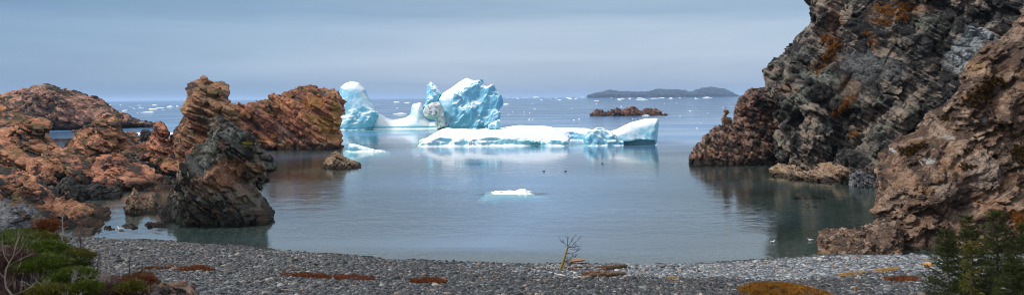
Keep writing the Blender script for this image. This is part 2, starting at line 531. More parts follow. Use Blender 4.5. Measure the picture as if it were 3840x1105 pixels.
M_DARK = rock_mat('rock_dark', C(.12, .11, .105), C(.18, .145, .115), C(.022, .02, .02), 5.0, lichen=C(.18, .20, .15), lichen_amt=0.18, dark_amt=0.44, wet=1.6)
M_BROWN = rock_mat('rock_brown', C(.175, .09, .054), C(.20, .145, .108), C(.07, .045, .033), 4.0, lichen=C(.22, .11, .04), lichen_amt=0.15, dark_amt=0.455, wet=0.0, pale=0.22, dip=-0.6, fine=1.5)
M_RED = rock_mat('rock_red', C(.26, .12, .085), C(.18, .12, .095), C(.03, .026, .024), 4.0, lichen=C(.2, .13, .03), lichen_amt=0.15, dark_amt=0.47)
M_LEDGE = rock_mat('rock_ledge', C(.32, .21, .14), C(.26, .19, .13), C(.05, .045, .035), 2.0, lichen=C(.30, .24, .05), lichen_amt=0.08, dark_amt=0.55, wet=0.8)
M_BLACK = rock_mat('rock_black', C(.05, .047, .045), C(.09, .07, .06), C(.018, .018, .018), 2.0, dark_amt=0.42, wet=0.9)
M_GREY = rock_mat('rock_grey', C(.17, .18, .20), C(.11, .115, .125), C(.035, .035, .037), 2.5, lichen=C(.2, .1, .03), lichen_amt=0.1, dark_amt=0.5, wet=0.0)
M_ISLET = rock_mat('rock_islet', C(.20, .085, .06), C(.16, .085, .06), C(.04, .03, .03), 8.0, dark_amt=0.50, wet=1.5)
M_HEAD = rock_mat('rock_headland', C(.36, .17, .12), C(.38, .21, .15), C(.055, .045, .04), 9.0, lichen=C(.05, .06, .02), lichen_amt=0.15, dark_amt=0.50, wet=3.0, green=C(.05, .05, .022))
M_ISLAND = rock_mat('island_rock_hazed', C(.028, .045, .062), C(.04, .055, .07), C(.02, .025, .03), 150.0, dark_amt=0.5, wet=0.0)  # blue of the distant haze is put into the rock's base colour

def ice_mat(name, blue=C(.15, .43, .60), white=C(.82, .86, .89), scale=1.0, dirt=False, snow_lo=0.42, snow_hi=0.76):
    t = NT(name)
    geo = t.N('ShaderNodeNewGeometry'); pos = geo.outputs['Position']
    nz = t.N('ShaderNodeSeparateXYZ', {0: geo.outputs['Normal']}).outputs[2]
    n1 = t.noise(pos, 0.25 / scale, 5, 0.6)
    n2 = t.noise(pos, 1.2 / scale, 5, 0.6)
    snow = t.rng(t.math('ADD', nz, t.math('MULTIPLY', t.math('SUBTRACT', n1, 0.5), 0.9)), snow_lo, snow_hi)
    ice = t.mix(t.rng(n2, 0.35, 0.65), blue, C(min(1, blue[0] * 1.55), min(1, blue[1] * 1.18), min(1, blue[2] * 1.1)))
    c = t.mix(snow, ice, white)
    if dirt:
        dm = t.rng(t.noise(pos, 0.9 / scale, 6, 0.7), 0.50, 0.64)
        c = t.mix(dm, C(.66, .68, .68), C(.14, .12, .095))
    hgt = t.math('ADD', n2, t.math('MULTIPLY', t.noise(pos, 5 / scale, 4, 0.6), 0.3))
    bump = t.N('ShaderNodeBump', {'Strength': 0.35, 'Distance': 0.4 * scale, 'Height': hgt})
    bs = t.N('ShaderNodeBsdfPrincipled', {'Base Color': c, 'Roughness': 0.55, 'Normal': bump.outputs[0], 'Specular IOR Level': 0.3,
             'Subsurface Weight': 0.0})
    t.L(bs.outputs[0], t.out.inputs[0])
    return t.m
M_ICE = ice_mat('glacier_ice')
M_ICE_FLAT = ice_mat('snowy_ice', blue=C(.22, .54, .69), snow_lo=0.25, snow_hi=0.6)
M_ICE_DIRTY = ice_mat('sediment_ice', dirt=True)
M_ICE_AQUA = ice_mat('wet_ice', blue=C(.25, .78, .80), white=C(.45, .85, .86))
M_FLOE = simple_mat('floe_snow', C(.86, .90, .93), 0.6, 0.08, 1.0)

# ------------------------------------------------------------------ world, sun
SUN_EL, SUN_AZ = math.radians(45), math.radians(-98)        # azimuth from +Y towards +X
world = bpy.data.worlds.new('World'); scene.world = world; world.use_nodes = True
wt = world.node_tree; wn = wt.nodes; wn.clear()
class WNT(NT):
    def __init__(s): s.t = wt; s.n = wn
w = WNT()
wout = wn.new('ShaderNodeOutputWorld')
sky = w.N('ShaderNodeTexSky', sky_type='NISHITA', sun_disc=False, sun_elevation=SUN_EL, sun_rotation=SUN_AZ)
d = w.N('ShaderNodeTexCoord').outputs['Generated']
sx = w.N('ShaderNodeSeparateXYZ', {0: d})
el = sx.outputs[2]
# overcast: layered stratus, darker overhead band and to the left
mp = w.N('ShaderNodeMapping', {'Vector': d, 'Scale': (1.2, 1.2, 14.0)})
lay = w.noise(mp.outputs[0], 1.6, 5, 0.55, dist=0.4)
elw = w.math('ADD', el, w.math('MULTIPLY', w.math('SUBTRACT', lay, 0.5), 0.07))
base = w.ramp(w.rng(elw, 0.0, 0.5), [
    (0.0, C(.285, .375, .505)), (0.04, C(.31, .40, .53)), (0.12, C(.41, .50, .62)), (0.20, C(.40, .50, .62)), (0.25, C(.29, .405, .54)),
    (0.30, C(.30, .41, .55)), (0.38, C(.56, .67, .81)), (0.55, C(.68, .76, .86)), (1.0, C(.56, .60, .66))])
lum = w.ramp(w.noise(w.N('ShaderNodeMapping', {'Vector': d, 'Scale': (1.6, 1.6, 22.0)}).outputs[0], 1.3, 6, 0.6, dist=0.7), [(0.3, C(.90, .92, .94)), (0.5, C(1, 1, 1)), (0.7, C(1.06, 1.05, 1.04))])
base = w.mix(1.0, base, lum, 'MULTIPLY')
az = w.math('ADD', sx.outputs[0], w.math('MULTIPLY', w.math('SUBTRACT', w.noise(mp.outputs[0], 0.8, 3, 0.5), 0.5), 0.35))
side = w.ramp(w.rng(az, -0.65, 0.65), [(0, C(.52, .66, .78)), (0.22, C(.76, .85, .92)), (0.45, C(1.0, 1.0, 1.0)), (0.75, C(1.0, 1.0, 1.0)), (1, C(.88, .93, .97))])
ov = w.mix(w.rng(el, 0.15, 0.3, 1.0, 0.0), base, w.mix(1.0, base, side, 'MULTIPLY'))
ov10 = w.mix(1.0, ov, C(10, 10, 10), 'MULTIPLY')
skc = w.mix(0.93, sky.outputs[0], ov10)
bg = w.N('ShaderNodeBackground', {'Color': skc, 'Strength': 0.05})
wt.links.new(bg.outputs[0], wout.inputs[0])

sun = bpy.data.lights.new('sun', 'SUN'); sun.energy = 1.5; sun.angle = math.radians(14); sun.color = (1.0, 0.97, 0.93)
sun_ob = bpy.data.objects.new('sun', sun); COL.objects.link(sun_ob)
sd = Vector((math.sin(SUN_AZ) * math.cos(SUN_EL), math.cos(SUN_AZ) * math.cos(SUN_EL), math.sin(SUN_EL)))
sun_ob.rotation_euler = sd.to_track_quat('Z', 'Y').to_euler()
sun_ob.location = (-60, 20, 80)

scene.view_settings.view_transform = 'Standard'; scene.view_settings.look = 'None'
scene.view_settings.exposure = 1.23; scene.view_settings.gamma = 1.0
scene.cycles.max_bounces = 8; scene.cycles.transparent_max_bounces = 12; scene.cycles.volume_bounces = 1
scene.cycles.use_denoising = True; scene.cycles.filter_width = 0.85

# ------------------------------------------------------------------ rocks, left shore
DIP = (0.42, -0.25, 0.87)          # beds dipping down to the right
B = 900                            # outlines run on below the water, clipped at zmin

rock('headland', 'distant reddish headland with a mossy top, across the water at the far left', 'headland', [
    Prim([(-260, 500), (-260, 380), (-120, 385), (0, 372), (84, 353), (138, 331), (201, 323), (251, 336), (301, 354), (351, 375), (393, 397), (414, 406), (435, 426), (477, 422), (502, 443), (535, 447), (567, 462), (540, 474), (468, 480), (360, 492), (159, 500)], 372, 17, yaw=0.55, lean=0.25, flare=0.5, k=12),
    ], 0.5, 15, M_HEAD, bed=DIP, seed=3, thin=0.5, a=0.16)

rock('ridge', 'broad orange and black layered ridge, tallest of the near rocks at the left edge', 'rock', [
    Prim([(-320, 700), (-320, 430), (-100, 430), (0, 441), (59, 460), (95, 462), (135, 455), (155, 470), (184, 531), (205, 550), (235, 600), (262, 680), (200, 690)], 140, 8, yaw=-0.1, lean=0.3, flare=0.25, k=4)],
    0.20, 12, M_ORANGE, bed=DIP, seed=11, thin=0.4, a=0.14, bedamp=2.4)
rock('slab', 'long brown tilted slab with dark undercut beds, leaning off the tall left ridge', 'rock', [
    Prim([(150, 690), (190, 560), (226, 570), (262, 560), (330, 600), (372, 640), (385, 668), (330, 690), (300, 700)], 129, 4.5, lean=0.3, flare=0.3, k=2.5)],
    0.17, 8, M_ORANGE, bed=DIP, seed=12, thin=0.4, a=0.13, bedamp=2.4)
rock('knoll', 'rounded orange rock knoll with yellow lichen on its crest, below the headland', 'rock', [
    Prim([(225, 660), (245, 572), (275, 545), (309, 503), (351, 489), (368, 457), (393, 435), (427, 439), (464, 477), (502, 508), (548, 530), (600, 548), (640, 560), (640, 680), (430, 690)], 160, 8, yaw=0.25, lean=0.35, flare=0.35, k=5)],
    0.20, 11, M_ORANGE, bed=DIP, seed=13, thin=0.45, a=0.14, bedamp=2.4)
rock('boulder', 'small dark boulder lying at the seaward foot of the orange knoll', 'boulder', [
    Prim([(240, 560), (244, 535), (259, 523), (289, 520), (300, 560)], 185, 3, k=1.5)], 0.22, 2.2, M_BLACK, seed=14)
rock('slab', 'bright salmon slab with black tide-stained toe, facing the inner pool', 'rock', [
    Prim([(345, 730), (349, 650), (375, 616), (408, 602), (440, 608), (476, 630), (516, 641), (549, 652), (576, 672), (632, 693), (600, 710), (500, 730)], 118, 4.2, yaw=0.1, lean=0.45, flare=0.45, k=2)],
    0.15, 8, M_SLAB, bed=DIP, seed=15, thin=0.5, a=0.11, bedamp=2.4)
rock('slab', 'black wet rock band lying between the salmon slab and the pinnacle', 'rock', [
    Prim([(480, 640), (478, 606), (510, 596), (556, 612), (600, 640), (655, 668), (676, 690), (640, 705), (560, 690)], 125, 3, lean=0.4, flare=0.2, k=1.5)],
    0.18, 3.5, M_BLACK, bed=DIP, seed=16, thin=0.3, a=0.18)
rock('pinnacle', 'slender orange pinnacle with a lichened tip, left of the tall leaning pillar', 'sea stack', [
    Prim([(520, 720), (545, 580), (552, 545), (570, 510), (577, 489), (585, 468), (602, 461), (619, 477), (622, 492), (630, 520), (650, 560), (668, 600), (668, 700)], 134, 3.2, lean=0.1, flare=0.12, k=1.8)],
    0.18, 3.6, M_SLAB, bed=(0.3, -0.2, 0.9), seed=17, thin=0.6, a=0.15)
rock('shelf', 'ochre capped rock shelf stepping down below the orange pinnacle', 'rock', [
    Prim([(495, 690), (502, 600), (523, 568), (560, 566), (600, 580), (645, 582), (690, 600), (706, 690), (640, 700)], 128.5, 3.5, lean=0.3, flare=0.3, k=1.5)],
    0.17, 7, M_ORANGE, bed=DIP, seed=18, thin=0.45, a=0.13, bedamp=2.4)
rock('pillar', 'tall leaning orange brown rock pillar with a square overhanging head', 'sea stack', [
    Prim([(618, 720), (640, 560), (656, 484), (679, 433), (708, 398), (721, 364), (721, 334), (744, 307), (762, 301), (801, 314), (832, 322), (842, 341), (834, 360), (826, 400), (846, 424), (895, 465), (950, 560), (1000, 660), (1000, 720)], 132, 7, lean=0.03, flare=0.08, k=2.2)],
    0.15, 9, M_PILLAR, bed=(0.38, -0.25, 0.88), seed=19, thin=0.55, a=0.12)
rock('bluff', 'massive orange rust bluff with steep beds and golden lichen, next to the ice arch', 'sea stack', [
    Prim([(800, 620), (815, 440), (837, 412), (876, 401), (935, 409), (968, 388), (1019, 360), (1056, 363), (1090, 346), (1119, 332), (1161, 328), (1186, 334), (1219, 354), (1253, 359), (1272, 389), (1274, 447), (1272, 620)], 214, 11, yaw=0.06, lean=0.12, flare=0.06, k=4)],
    0.24, 15, M_BLOCK, bed=(0.5, -0.3, 0.8), seed=21, thin=0.45, a=0.12)
rock('sea_stack', 'blunt dark lichen covered sea stack standing nearest in the water, before the pillar', 'sea stack', [
    Prim([(632, 940), (640, 790), (655, 765), (675, 712), (680, 655), (692, 606), (717, 556), (751, 529), (767, 498), (800, 470), (825, 466), (851, 481), (885, 512), (926, 531), (960, 565), (985, 596), (993, 623), (985, 673), (965, 692), (968, 718), (985, 745), (1003, 772), (985, 940)], 88, 6.0, yaw=0.22, lean=0.10, flare=0.03, k=2.0)],
    0.11, 8.5, M_STACK, bed=(0.75, -0.3, 0.6), seed=23, thin=0.7, a=0.12)
rock('rock', 'wedge shaped bedded rock with jagged crest, alone in the shallow pool by the dark stack', 'rock', [
    Prim([(470, 840), (469, 780), (474, 758), (490, 730), (502, 711), (518, 725), (540, 748), (556, 752), (569, 735), (588, 758), (610, 775), (660, 780), (640, 840)], 92, 2.0, yaw=0.1, lean=0.2, flare=0.15, k=0.8)],
    0.10, 2.2, M_LEDGE, bed=(0.75, -0.3, 0.55), seed=25, thin=0.3, a=0.16)
rock('rock', 'low tan pyramid rock poking from the water before the small ice floe', 'rock', [
    Prim([(1215, 690), (1217, 612), (1236, 586), (1265, 567), (1292, 584), (1320, 602), (1352, 618), (1340, 690)], 149, 3.6, lean=0.3, flare=0.2, k=1.6)],
    0.16, 3, M_LEDGE, bed=(0.5, -0.2, 0.8), seed=26, thin=0.35, a=0.15)
rock('rock', 'charcoal skerry in the gap between knoll and pinnacle', 'rock', [
    Prim([(512, 560), (519, 510), (535, 492), (552, 485), (572, 498), (580, 560)], 262, 4, k=2)], 0.32, 4, M_BLACK, seed=27)
rock('rock', 'sloping orange rock with fanned cracks, on the left edge above the grey boulder', 'rock', [
    Prim([(-220, 900), (-220, 600), (-60, 620), (0, 640), (42, 650), (84, 671), (125, 707), (150, 760), (180, 900)], 88, 5, lean=0.35, flare=0.3, k=2.5)],
    0.12, 8, M_ORANGE, bed=(0.5, -0.3, 0.8), seed=28, thin=0.4, a=0.12, bedamp=2.4)
rock('rock', 'long tan orange rock with a yellow lichen hump, tapering into the near pool', 'rock', [
    Prim([(100, 900), (120, 745), (140, 722), (167, 716), (190, 732), (217, 748), (268, 765), (335, 786), (372, 812), (388, 834), (360, 900)], 84, 3.2, yaw=-0.05, lean=0.4, flare=0.35, k=1.4)],
    0.11, 6.5, M_ORANGE, bed=(0.5, -0.3, 0.8), seed=29, thin=0.4, a=0.11, bedamp=2.4)
rock('boulder', 'blocky red orange boulder perched beneath the tall left ridge', 'boulder', [
    Prim([(100, 690), (107, 645), (122, 615), (143, 617), (145, 640), (185, 650), (206, 668), (200, 690)], 121, 2.8, lean=0.3, flare=0.3, k=0.9)],
    0.15, 4, M_SLAB, bed=DIP, seed=31, thin=0.6, a=0.11)
TIDE = [([(84, 720), (92, 678), (118, 668), (142, 686), (165, 720)], 104, 1.8, 'dark brown hump of tidal rock behind the long tan rock'),
        ([(210, 760), (222, 690), (250, 658), (268, 656), (285, 680), (318, 716), (345, 760)], 105, 2.0, 'jagged purple and black tidal rock in the middle of the inner pool'),
        ([(300, 760), (330, 703), (360, 690), (420, 712), (450, 722), (440, 760)], 107, 2.0, 'flat black tidal rock at the toe of the salmon slab'),
        ([(128, 745), (150, 690), (172, 680), (180, 708), (205, 745)], 101, 1.5, 'small black tidal rock beside pale cobbles, behind the yellow hump')]
for i, (p, D, T, lab) in enumerate(TIDE):
    rock('tidal_rock', lab, 'rock', [Prim(p, D, T, lean=0.3, flare=0.3, k=0.8)], 0.13, 2.4, M_BLACK if i else M_ORANGE, bed=(0.6, -0.3, 0.7), seed=40 + i, thin=0.35, a=0.17, group='tidal rocks in the inner pool')
rock('boulder', 'pale blue grey smooth boulder among the black tidal rocks', 'boulder', [
    Prim([(155, 735), (170, 703), (195, 694), (215, 705), (222, 735)], 101.5, 1.2, lean=0.2, k=0.8)], 0.13, 1.2, M_GREY, seed=45, a=0.1)
FLAT = [([(262, 900), (266, 875), (290, 862), (320, 862), (352, 858), (354, 880), (340, 900)], 'flat brown rock awash near the gravel, largest of its row'),
        ([(349, 900), (352, 872), (372, 858), (402, 872), (400, 900)], 'dark humped rock touching the flat brown one near the gravel'),
        ([(388, 880), (392, 855), (408, 845), (430, 855), (430, 880)], 'small dome rock just behind the swimming white gull'),
        ([(447, 880), (450, 852), (470, 840), (500, 839), (522, 850), (520, 880)], 'low reddish rock right of the swimming white gull'),
        ([(535, 880), (537, 852), (558, 835), (590, 836), (625, 850), (620, 880)], 'low cracked red rock at the foot of the dark stack')]
for i, (p, lab) in enumerate(FLAT):
    D = 15 * FPX / (p[2][1] + 14 - 377) + 1.0
    rock('shore_rock', lab, 'rock', [Prim(p, D, 1.1, lean=0.5, flare=0.2, k=0.5)], 0.09, 1.2, M_RED if i > 1 else M_LEDGE, bed=(0.4, -0.3, 0.8), seed=50 + i, thin=0.4, a=0.13, group='low rocks awash by the gravel', zmin=-1.0)
rock('outcrop', 'blue grey fractured outcrop at the left edge above the green shrubs', 'rock', [
    Prim([(-200, 1100), (-200, 745), (-60, 742), (0, 752), (50, 768), (109, 790), (150, 824), (185, 870), (230, 1000), (240, 1100)], 50, 3.5, lean=0.4, flare=0.4, k=1.5)],
    0.08, 3.2, M_GREY, bed=(0.5, -0.3, 0.75), seed=58, thin=0.4, a=0.14, zmin=1.0)

# ------------------------------------------------------------------ rocks, right shore
rock('cliff', 'towering dark grey cliff rising out of the frame, upper right', 'cliff', [
    Prim([(2895, 760), (2912, 630), (2925, 560), (2960, 470), (2990, 400), (2930, 345), (2905, 314), (2903, 268), (2925, 222), (2962, 164), (2992, 132), (3036, 88), (3054, 30), (3058, -20), (3120, -120), (3300, -200), (3900, -240), (4300, -100), (4300, 760)], 139, 9, yaw=-0.55, lean=0.16, flare=0.0, k=4, back=22),
    Prim([(3120, 760), (3150, 560), (3190, 500), (3250, 470), (3310, 440), (3420, 400), (3450, 760)], 128, 6, yaw=-0.5, lean=0.2, flare=0.12, k=3),
    Prim([(2960, 700), (2975, 560), (3010, 470), (3060, 430), (3110, 480), (3120, 700)], 134, 5, yaw=-0.5, lean=0.15, flare=0.1, k=3),
    Prim([(3500, 190), (3560, 120), (3650, 75), (3720, 60), (3830, 130), (3700, 170), (3600, 230)], 124, 5, yaw=-0.55, lean=0.16, k=2, op='sub'),
    ], 0.22, 13, M_DARK, bed=(0.45, -0.35, 0.8), seed=61, thin=0.9, a=0.16, n=4, bedamp=0.35)
rock('crag', 'weathered red crag with white streaks, behind the lower outcrop and left of the dark cliff', 'crag', [
    Prim([(2730, 720), (2748, 480), (2764, 440), (2770, 405), (2776, 368), (2792, 344), (2812, 330), (2850, 330), (2900, 310), (2960, 300), (3010, 330), (3040, 720)], 163, 7, yaw=0.1, lean=0.25, flare=0.1, k=4)],
    0.22, 8, M_RED, bed=(0.3, -0.3, 0.9), seed=62, thin=0.6, a=0.12, bedamp=0.7)
rock('outcrop', 'rounded brown black outcrop at the cove mouth, carrying a balanced rock', 'outcrop', [
    Prim([(2590, 720), (2598, 605), (2603, 570), (2622, 541), (2648, 506), (2676, 484), (2706, 470), (2748, 470), (2800, 484), (2870, 528), (2915, 580), (2930, 720)], 155, 8, yaw=0.1, lean=0.25, flare=0.1, k=4)],
    0.21, 7, M_RED, bed=(0.55, -0.35, 0.75), seed=63, thin=0.5, a=0.11, bedamp=0.8)
rock('balanced_rock', 'mossy rock balanced on the brown outcrop with a gull on top', 'rock', [
    Prim([(2700, 520), (2707, 432), (2716, 424), (2709, 414), (2718, 408), (2730, 411), (2734, 424), (2726, 434), (2745, 440), (2756, 520)], 155, 1.6, k=0.6)],
    0.12, 1.6, M_LEDGE, seed=64, thin=0.6, a=0.1, zmin=3)
rock('ledge', 'low yellowish tidal ledge along the foot of the dark cliff', 'ledge', [
    Prim([(2888, 720), (2892, 634), (2925, 628), (2960, 622), (2995, 625), (3020, 640), (3060, 632), (3110, 628), (3125, 622), (3160, 626), (3185, 650), (3200, 720)], 123, 5.5, yaw=-0.75, lean=0.2, flare=0.2, k=1.5)],
    0.17, 4, M_LEDGE, bed=(0.2, -0.3, 0.9), seed=65, thin=0.5, a=0.13)
for i, (p, D, lab) in enumerate([([(3120, 660), (3125, 628), (3150, 619), (3180, 626), (3192, 640), (3190, 660)], 115.5, 'rounded grey green boulder on the end of the tidal ledge'),
        ([(3185, 700), (3190, 655), (3230, 640), (3275, 660), (3290, 710)], 112, 'grey wedge boulder in the dark nook right of the tidal ledge')]):
    rock('boulder', lab, 'boulder', [Prim(p, D, 1.8, lean=0.2, flare=0.2, k=0.9)], 0.14, 2.5, M_GREY if i else M_LEDGE, seed=70 + i, thin=0.6, a=0.12)
rock('hillside_crag', 'brown broken scree face filling the right edge, white veins and tufts on it', 'cliff', [
    Prim([(3290, 1020), (3322, 850), (3328, 750), (3338, 640), (3366, 560), (3405, 525), (3490, 450), (3575, 385), (3655, 305), (3722, 210), (3800, 85), (3850, 30), (4050, -80), (4400, -150), (4400, 1060)], 73, 6, yaw=-0.35, lean=0.38, flare=0.1, k=3)],
    0.115, 5.0, M_BROWN, bed=(-0.62, -0.3, 0.72), seed=66, thin=0.45, a=0.17, crack=0.5, bedamp=1.6, n=4)
rock('ledge', 'tan cracked rock spur running from the brown face onto the gravel', 'ledge', [
    Prim([(3070, 1000), (3072, 930), (3078, 885), (3095, 872), (3115, 880), (3130, 870), (3155, 882), (3200, 878), (3240, 872), (3300, 868), (3360, 840), (3400, 1000)], 65.5, 2.6, yaw=-0.12, lean=0.2, flare=0.2, k=1.1)],
    0.085, 2.6, M_BROWN, bed=(-0.55, -0.3, 0.75), seed=67, thin=0.35, a=0.15, zmin=-1)
rock('boulder', 'dark tilted boulder on top of the tan spur, against the brown face', 'boulder', [
    Prim([(3222, 900), (3230, 866), (3265, 848), (3290, 850), (3325, 846), (3330, 900)], 69, 1.8, yaw=0.1, lean=0.2, k=0.8)],
    0.09, 2, M_STACK, bed=(-0.5, -0.3, 0.8), seed=68, thin=0.4, a=0.14)
rock('rock', 'grey layered stump of rock in the water beside the brown face', 'rock', [
    Prim([(3278, 880), (3285, 800), (3298, 755), (3305, 710), (3318, 700), (3345, 720), (3350, 880)], 82, 2.4, k=1.0)],
    0.11, 2.2, M_LEDGE, bed=(0.2, -0.3, 0.9), seed=69, thin=0.35, a=0.15)
for i, (p, D, lab, m) in enumerate([([(2970, 760), (2976, 734), (2995, 727), (3015, 735), (3040, 738), (3085, 733), (3100, 737), (3105, 760)], 100, 'flat tan rock just breaking the dark green water', M_LEDGE),
        ([(3005, 780), (3008, 764), (3025, 756), (3045, 764), (3065, 770), (3066, 780)], 92.5, 'low grey whale backed rock awash in the dark green water', M_GREY)]):
    rock('awash_rock', lab, 'rock', [Prim(p, D, 1.2, lean=0.4, k=0.3)], 0.1, 1.2, m, seed=75 + i, thin=0.4, a=0.12, zmin=-1)

# ------------------------------------------------------------------ skerries and the far island
rock('skerry', 'long low reddish skerry alone offshore, below the far blue island', 'skerry', [
    Prim([(2212, 470), (2215, 432), (2222, 418), (2236, 406), (2258, 410), (2276, 421), (2292, 418), (2300, 405), (2320, 400), (2332, 408), (2356, 401), (2376, 404), (2400, 420), (2420, 424), (2440, 428), (2465, 430), (2492, 434), (2492, 470)], 535, 16, lean=0.5, flare=0.3, k=7)],
    0.6, 12, M_ISLET, bed=DIP, seed=81, thin=0.5, a=0.13)
rock('skerry', 'smaller double humped skerry just behind the long reddish one', 'skerry', [
    Prim([(2410, 460), (2414, 417), (2424, 406), (2440, 405), (2446, 410), (2460, 406), (2476, 420), (2478, 460)], 592, 12, lean=0.5, flare=0.3, k=7)],
    0.65, 11, M_ISLET, bed=DIP, seed=82, thin=0.5, a=0.13)
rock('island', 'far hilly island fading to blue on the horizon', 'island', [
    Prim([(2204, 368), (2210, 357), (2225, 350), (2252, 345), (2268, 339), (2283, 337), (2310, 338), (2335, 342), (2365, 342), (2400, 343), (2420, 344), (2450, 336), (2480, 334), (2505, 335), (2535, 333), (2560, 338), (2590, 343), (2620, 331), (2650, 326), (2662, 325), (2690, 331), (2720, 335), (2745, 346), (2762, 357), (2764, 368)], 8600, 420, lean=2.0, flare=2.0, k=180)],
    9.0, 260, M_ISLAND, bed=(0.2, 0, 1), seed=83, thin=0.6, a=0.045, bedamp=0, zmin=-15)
# ------------------------------------------------------------------ icebergs
def ice_part(name, prims, h, octs, mat, parent=None, loc=None, seed=1, bed=(0.2, -0.4, 0.9), zmin=-3.0, frac=0.02, smooth=False):
    v, q, R = build_solid(prims, h, octs, bed, seed, zmin=zmin)
    v, q = keep_big(v, q, frac)
    if loc is None: loc = np.array((v[:, 0].mean(), v[:, 1].mean(), 0.0))
    o = link(name, v, q, mat, loc=loc, smooth=smooth)
    if parent is not None:
        o.parent = parent; o.location = loc - np.array(parent.location)
    ROCKS[name] = (o, v, q)
    return o
def ice_octs(L, a, fine=0.01, n=2, zmax=None, tall=1.5, notch=0.0):
    """a: how deep the broken facets are; zmax: broken faces only below this height, wind smoothed snow above"""
    o = [dict(kind='fbm', s=L * 1.3, a=L * 0.035)]
    for i in range(n):
        s = L * 0.5 ** i
        k = dict(kind='tri', s=(s, s, s * tall), a=s * a * 0.34, w=0.3)
        if zmax: k['zmax'] = zmax
        o.append(k)
    o.append(dict(kind='fbm', s=L * 0.2, a=L * fine * 0.25))
    if notch: o.append(dict(kind='notch', a=notch, z=0.35 + 0.3 * notch, s=0.35 + 0.3 * notch))
    return o

# the arched berg: domed tower, saddle, two horns and the big block, one body of ice
berg_base = np.array((-22.0, 330.0, 0.0))
berg = empty('iceberg', berg_base)
tag(berg, 'large arched white iceberg with domed tower, low saddle, spires and faceted block', 'iceberg')
ice_part('tower', [
    Prim([(1245, 520), (1246, 385), (1258, 372), (1271, 360), (1276, 328), (1292, 314), (1318, 305), (1346, 311), (1368, 334), (1377, 357), (1388, 379), (1402, 405), (1412, 430), (1405, 460), (1388, 520)], 336, 11, lean=0.25, flare=0.25, k=7)],
    0.34, ice_octs(5.0, 0.95, 0.01, 4, zmax=11, notch=0.6), M_ICE, berg, berg_base, seed=101)
ice_part('saddle', [
    Prim([(1370, 520), (1396, 440), (1412, 424), (1430, 430), (1447, 441), (1473, 449), (1499, 447), (1521, 441), (1538, 430), (1543, 398), (1550, 389), (1566, 386), (1577, 383), (1583, 392), (1588, 407), (1592, 440), (1611, 456), (1632, 456), (1660, 470), (1665, 520)], 337, 9, lean=0.2, flare=0.25, k=6)],
    0.34, ice_octs(8, 0.04, 0.006, notch=0.5), M_ICE_FLAT, berg, berg_base, seed=102)
ice_part('spire', [
    Prim([(1575, 520), (1586, 408), (1597, 393), (1604, 366), (1603, 338), (1608, 322), (1616, 313), (1631, 326), (1648, 349), (1646, 385), (1655, 420), (1665, 520)], 346, 5, lean=0.1, flare=0.1, k=3.5)],
    0.34, ice_octs(4, 0.7, 0.01, 3), M_ICE, berg, berg_base, seed=103)
ice_part('snow_slope', [
    Prim([(1630, 520), (1640, 470), (1650, 420), (1649, 373), (1662, 351), (1697, 328), (1725, 309), (1750, 295), (1779, 305), (1800, 312), (1790, 400), (1740, 520)], 343, 12, yaw=0.1, lean=0.2, flare=0.1, k=6)],
    0.34, ice_octs(7, 0.2, 0.01, 3, notch=0.5), M_ICE_FLAT, berg, berg_base, seed=104)
ice_part('block', [
    Prim([(1655, 520), (1672, 470), (1692, 420), (1686, 388), (1702, 352), (1745, 322), (1779, 308), (1801, 298), (1819, 315), (1844, 338), (1862, 353), (1872, 373), (1868, 422), (1862, 448), (1850, 520)], 335, 12, yaw=0.05, lean=0.15, flare=0.08, k=2.2)],
    0.34, ice_octs(6.0, 1.15, 0.01, 4, tall=2.2, notch=0.7), M_ICE, berg, berg_base, seed=106)
lump = ice_part('sediment_lump', [
    Prim([(1598, 432), (1592, 418), (1598, 400), (1620, 388), (1648, 386), (1665, 420), (1665, 470), (1640, 480), (1640, 452), (1631, 441), (1615, 440)], 326, 6, k=4)],
    0.34, ice_octs(3, 0.9), M_ICE_DIRTY, berg, berg_base, seed=105, zmin=0.5)
lump['label'] = 'grey gravel stained knob of ice'
FEET = []
def foot(px0, px1, py, thick, depth, parent, base, seed, h, dd=0.0):
    """the part of the berg that reaches out under water"""
    a = on_water(px0, py); b = on_water(px1, py)
    FEET.append(((a + b)[0] / 2, (a + b)[1] / 2 + dd, (b - a)[0] / 2, depth / 2)); th = np.linspace(0, 2 * math.pi, 64, endpoint=False)
    cx, cy = (a + b)[0] / 2, (a + b)[1] / 2 + dd; rx_, ry_ = (b - a)[0] / 2, depth / 2
    vs, fs = [], []
    rad = 1 + 0.18 * np.array([vnoise(np.array([[math.cos(u) * 2.2, math.sin(u) * 2.2, seed]]), seed)[0] for u in th])
    for k, (s, z) in enumerate(((0.0, -0.25), (0.7, -0.3), (0.93, -0.5), (1.0, -1.0), (0.9, -thick))):
        for i, u in enumerate(th):
            vs.append((cx + rx_ * s * rad[i] * math.cos(u), cy + ry_ * s * rad[i] * math.sin(u), z))
    m = len(th)
    for k in range(4):
        for i in range(m):
            fs.append((k * m + i, k * m + (i + 1) % m, (k + 1) * m + (i + 1) % m, (k + 1) * m + i)[::-1])
    o = link('underwater_foot', np.array(vs), fs, M_ICE_AQUA, smooth=True, loc=base)
    if parent is not None: o.parent = parent; o.location = (0, 0, 0)
    return o
foot(1250, 1860, 489, 5, 22, berg, berg_base, 3, 0.5, 6)

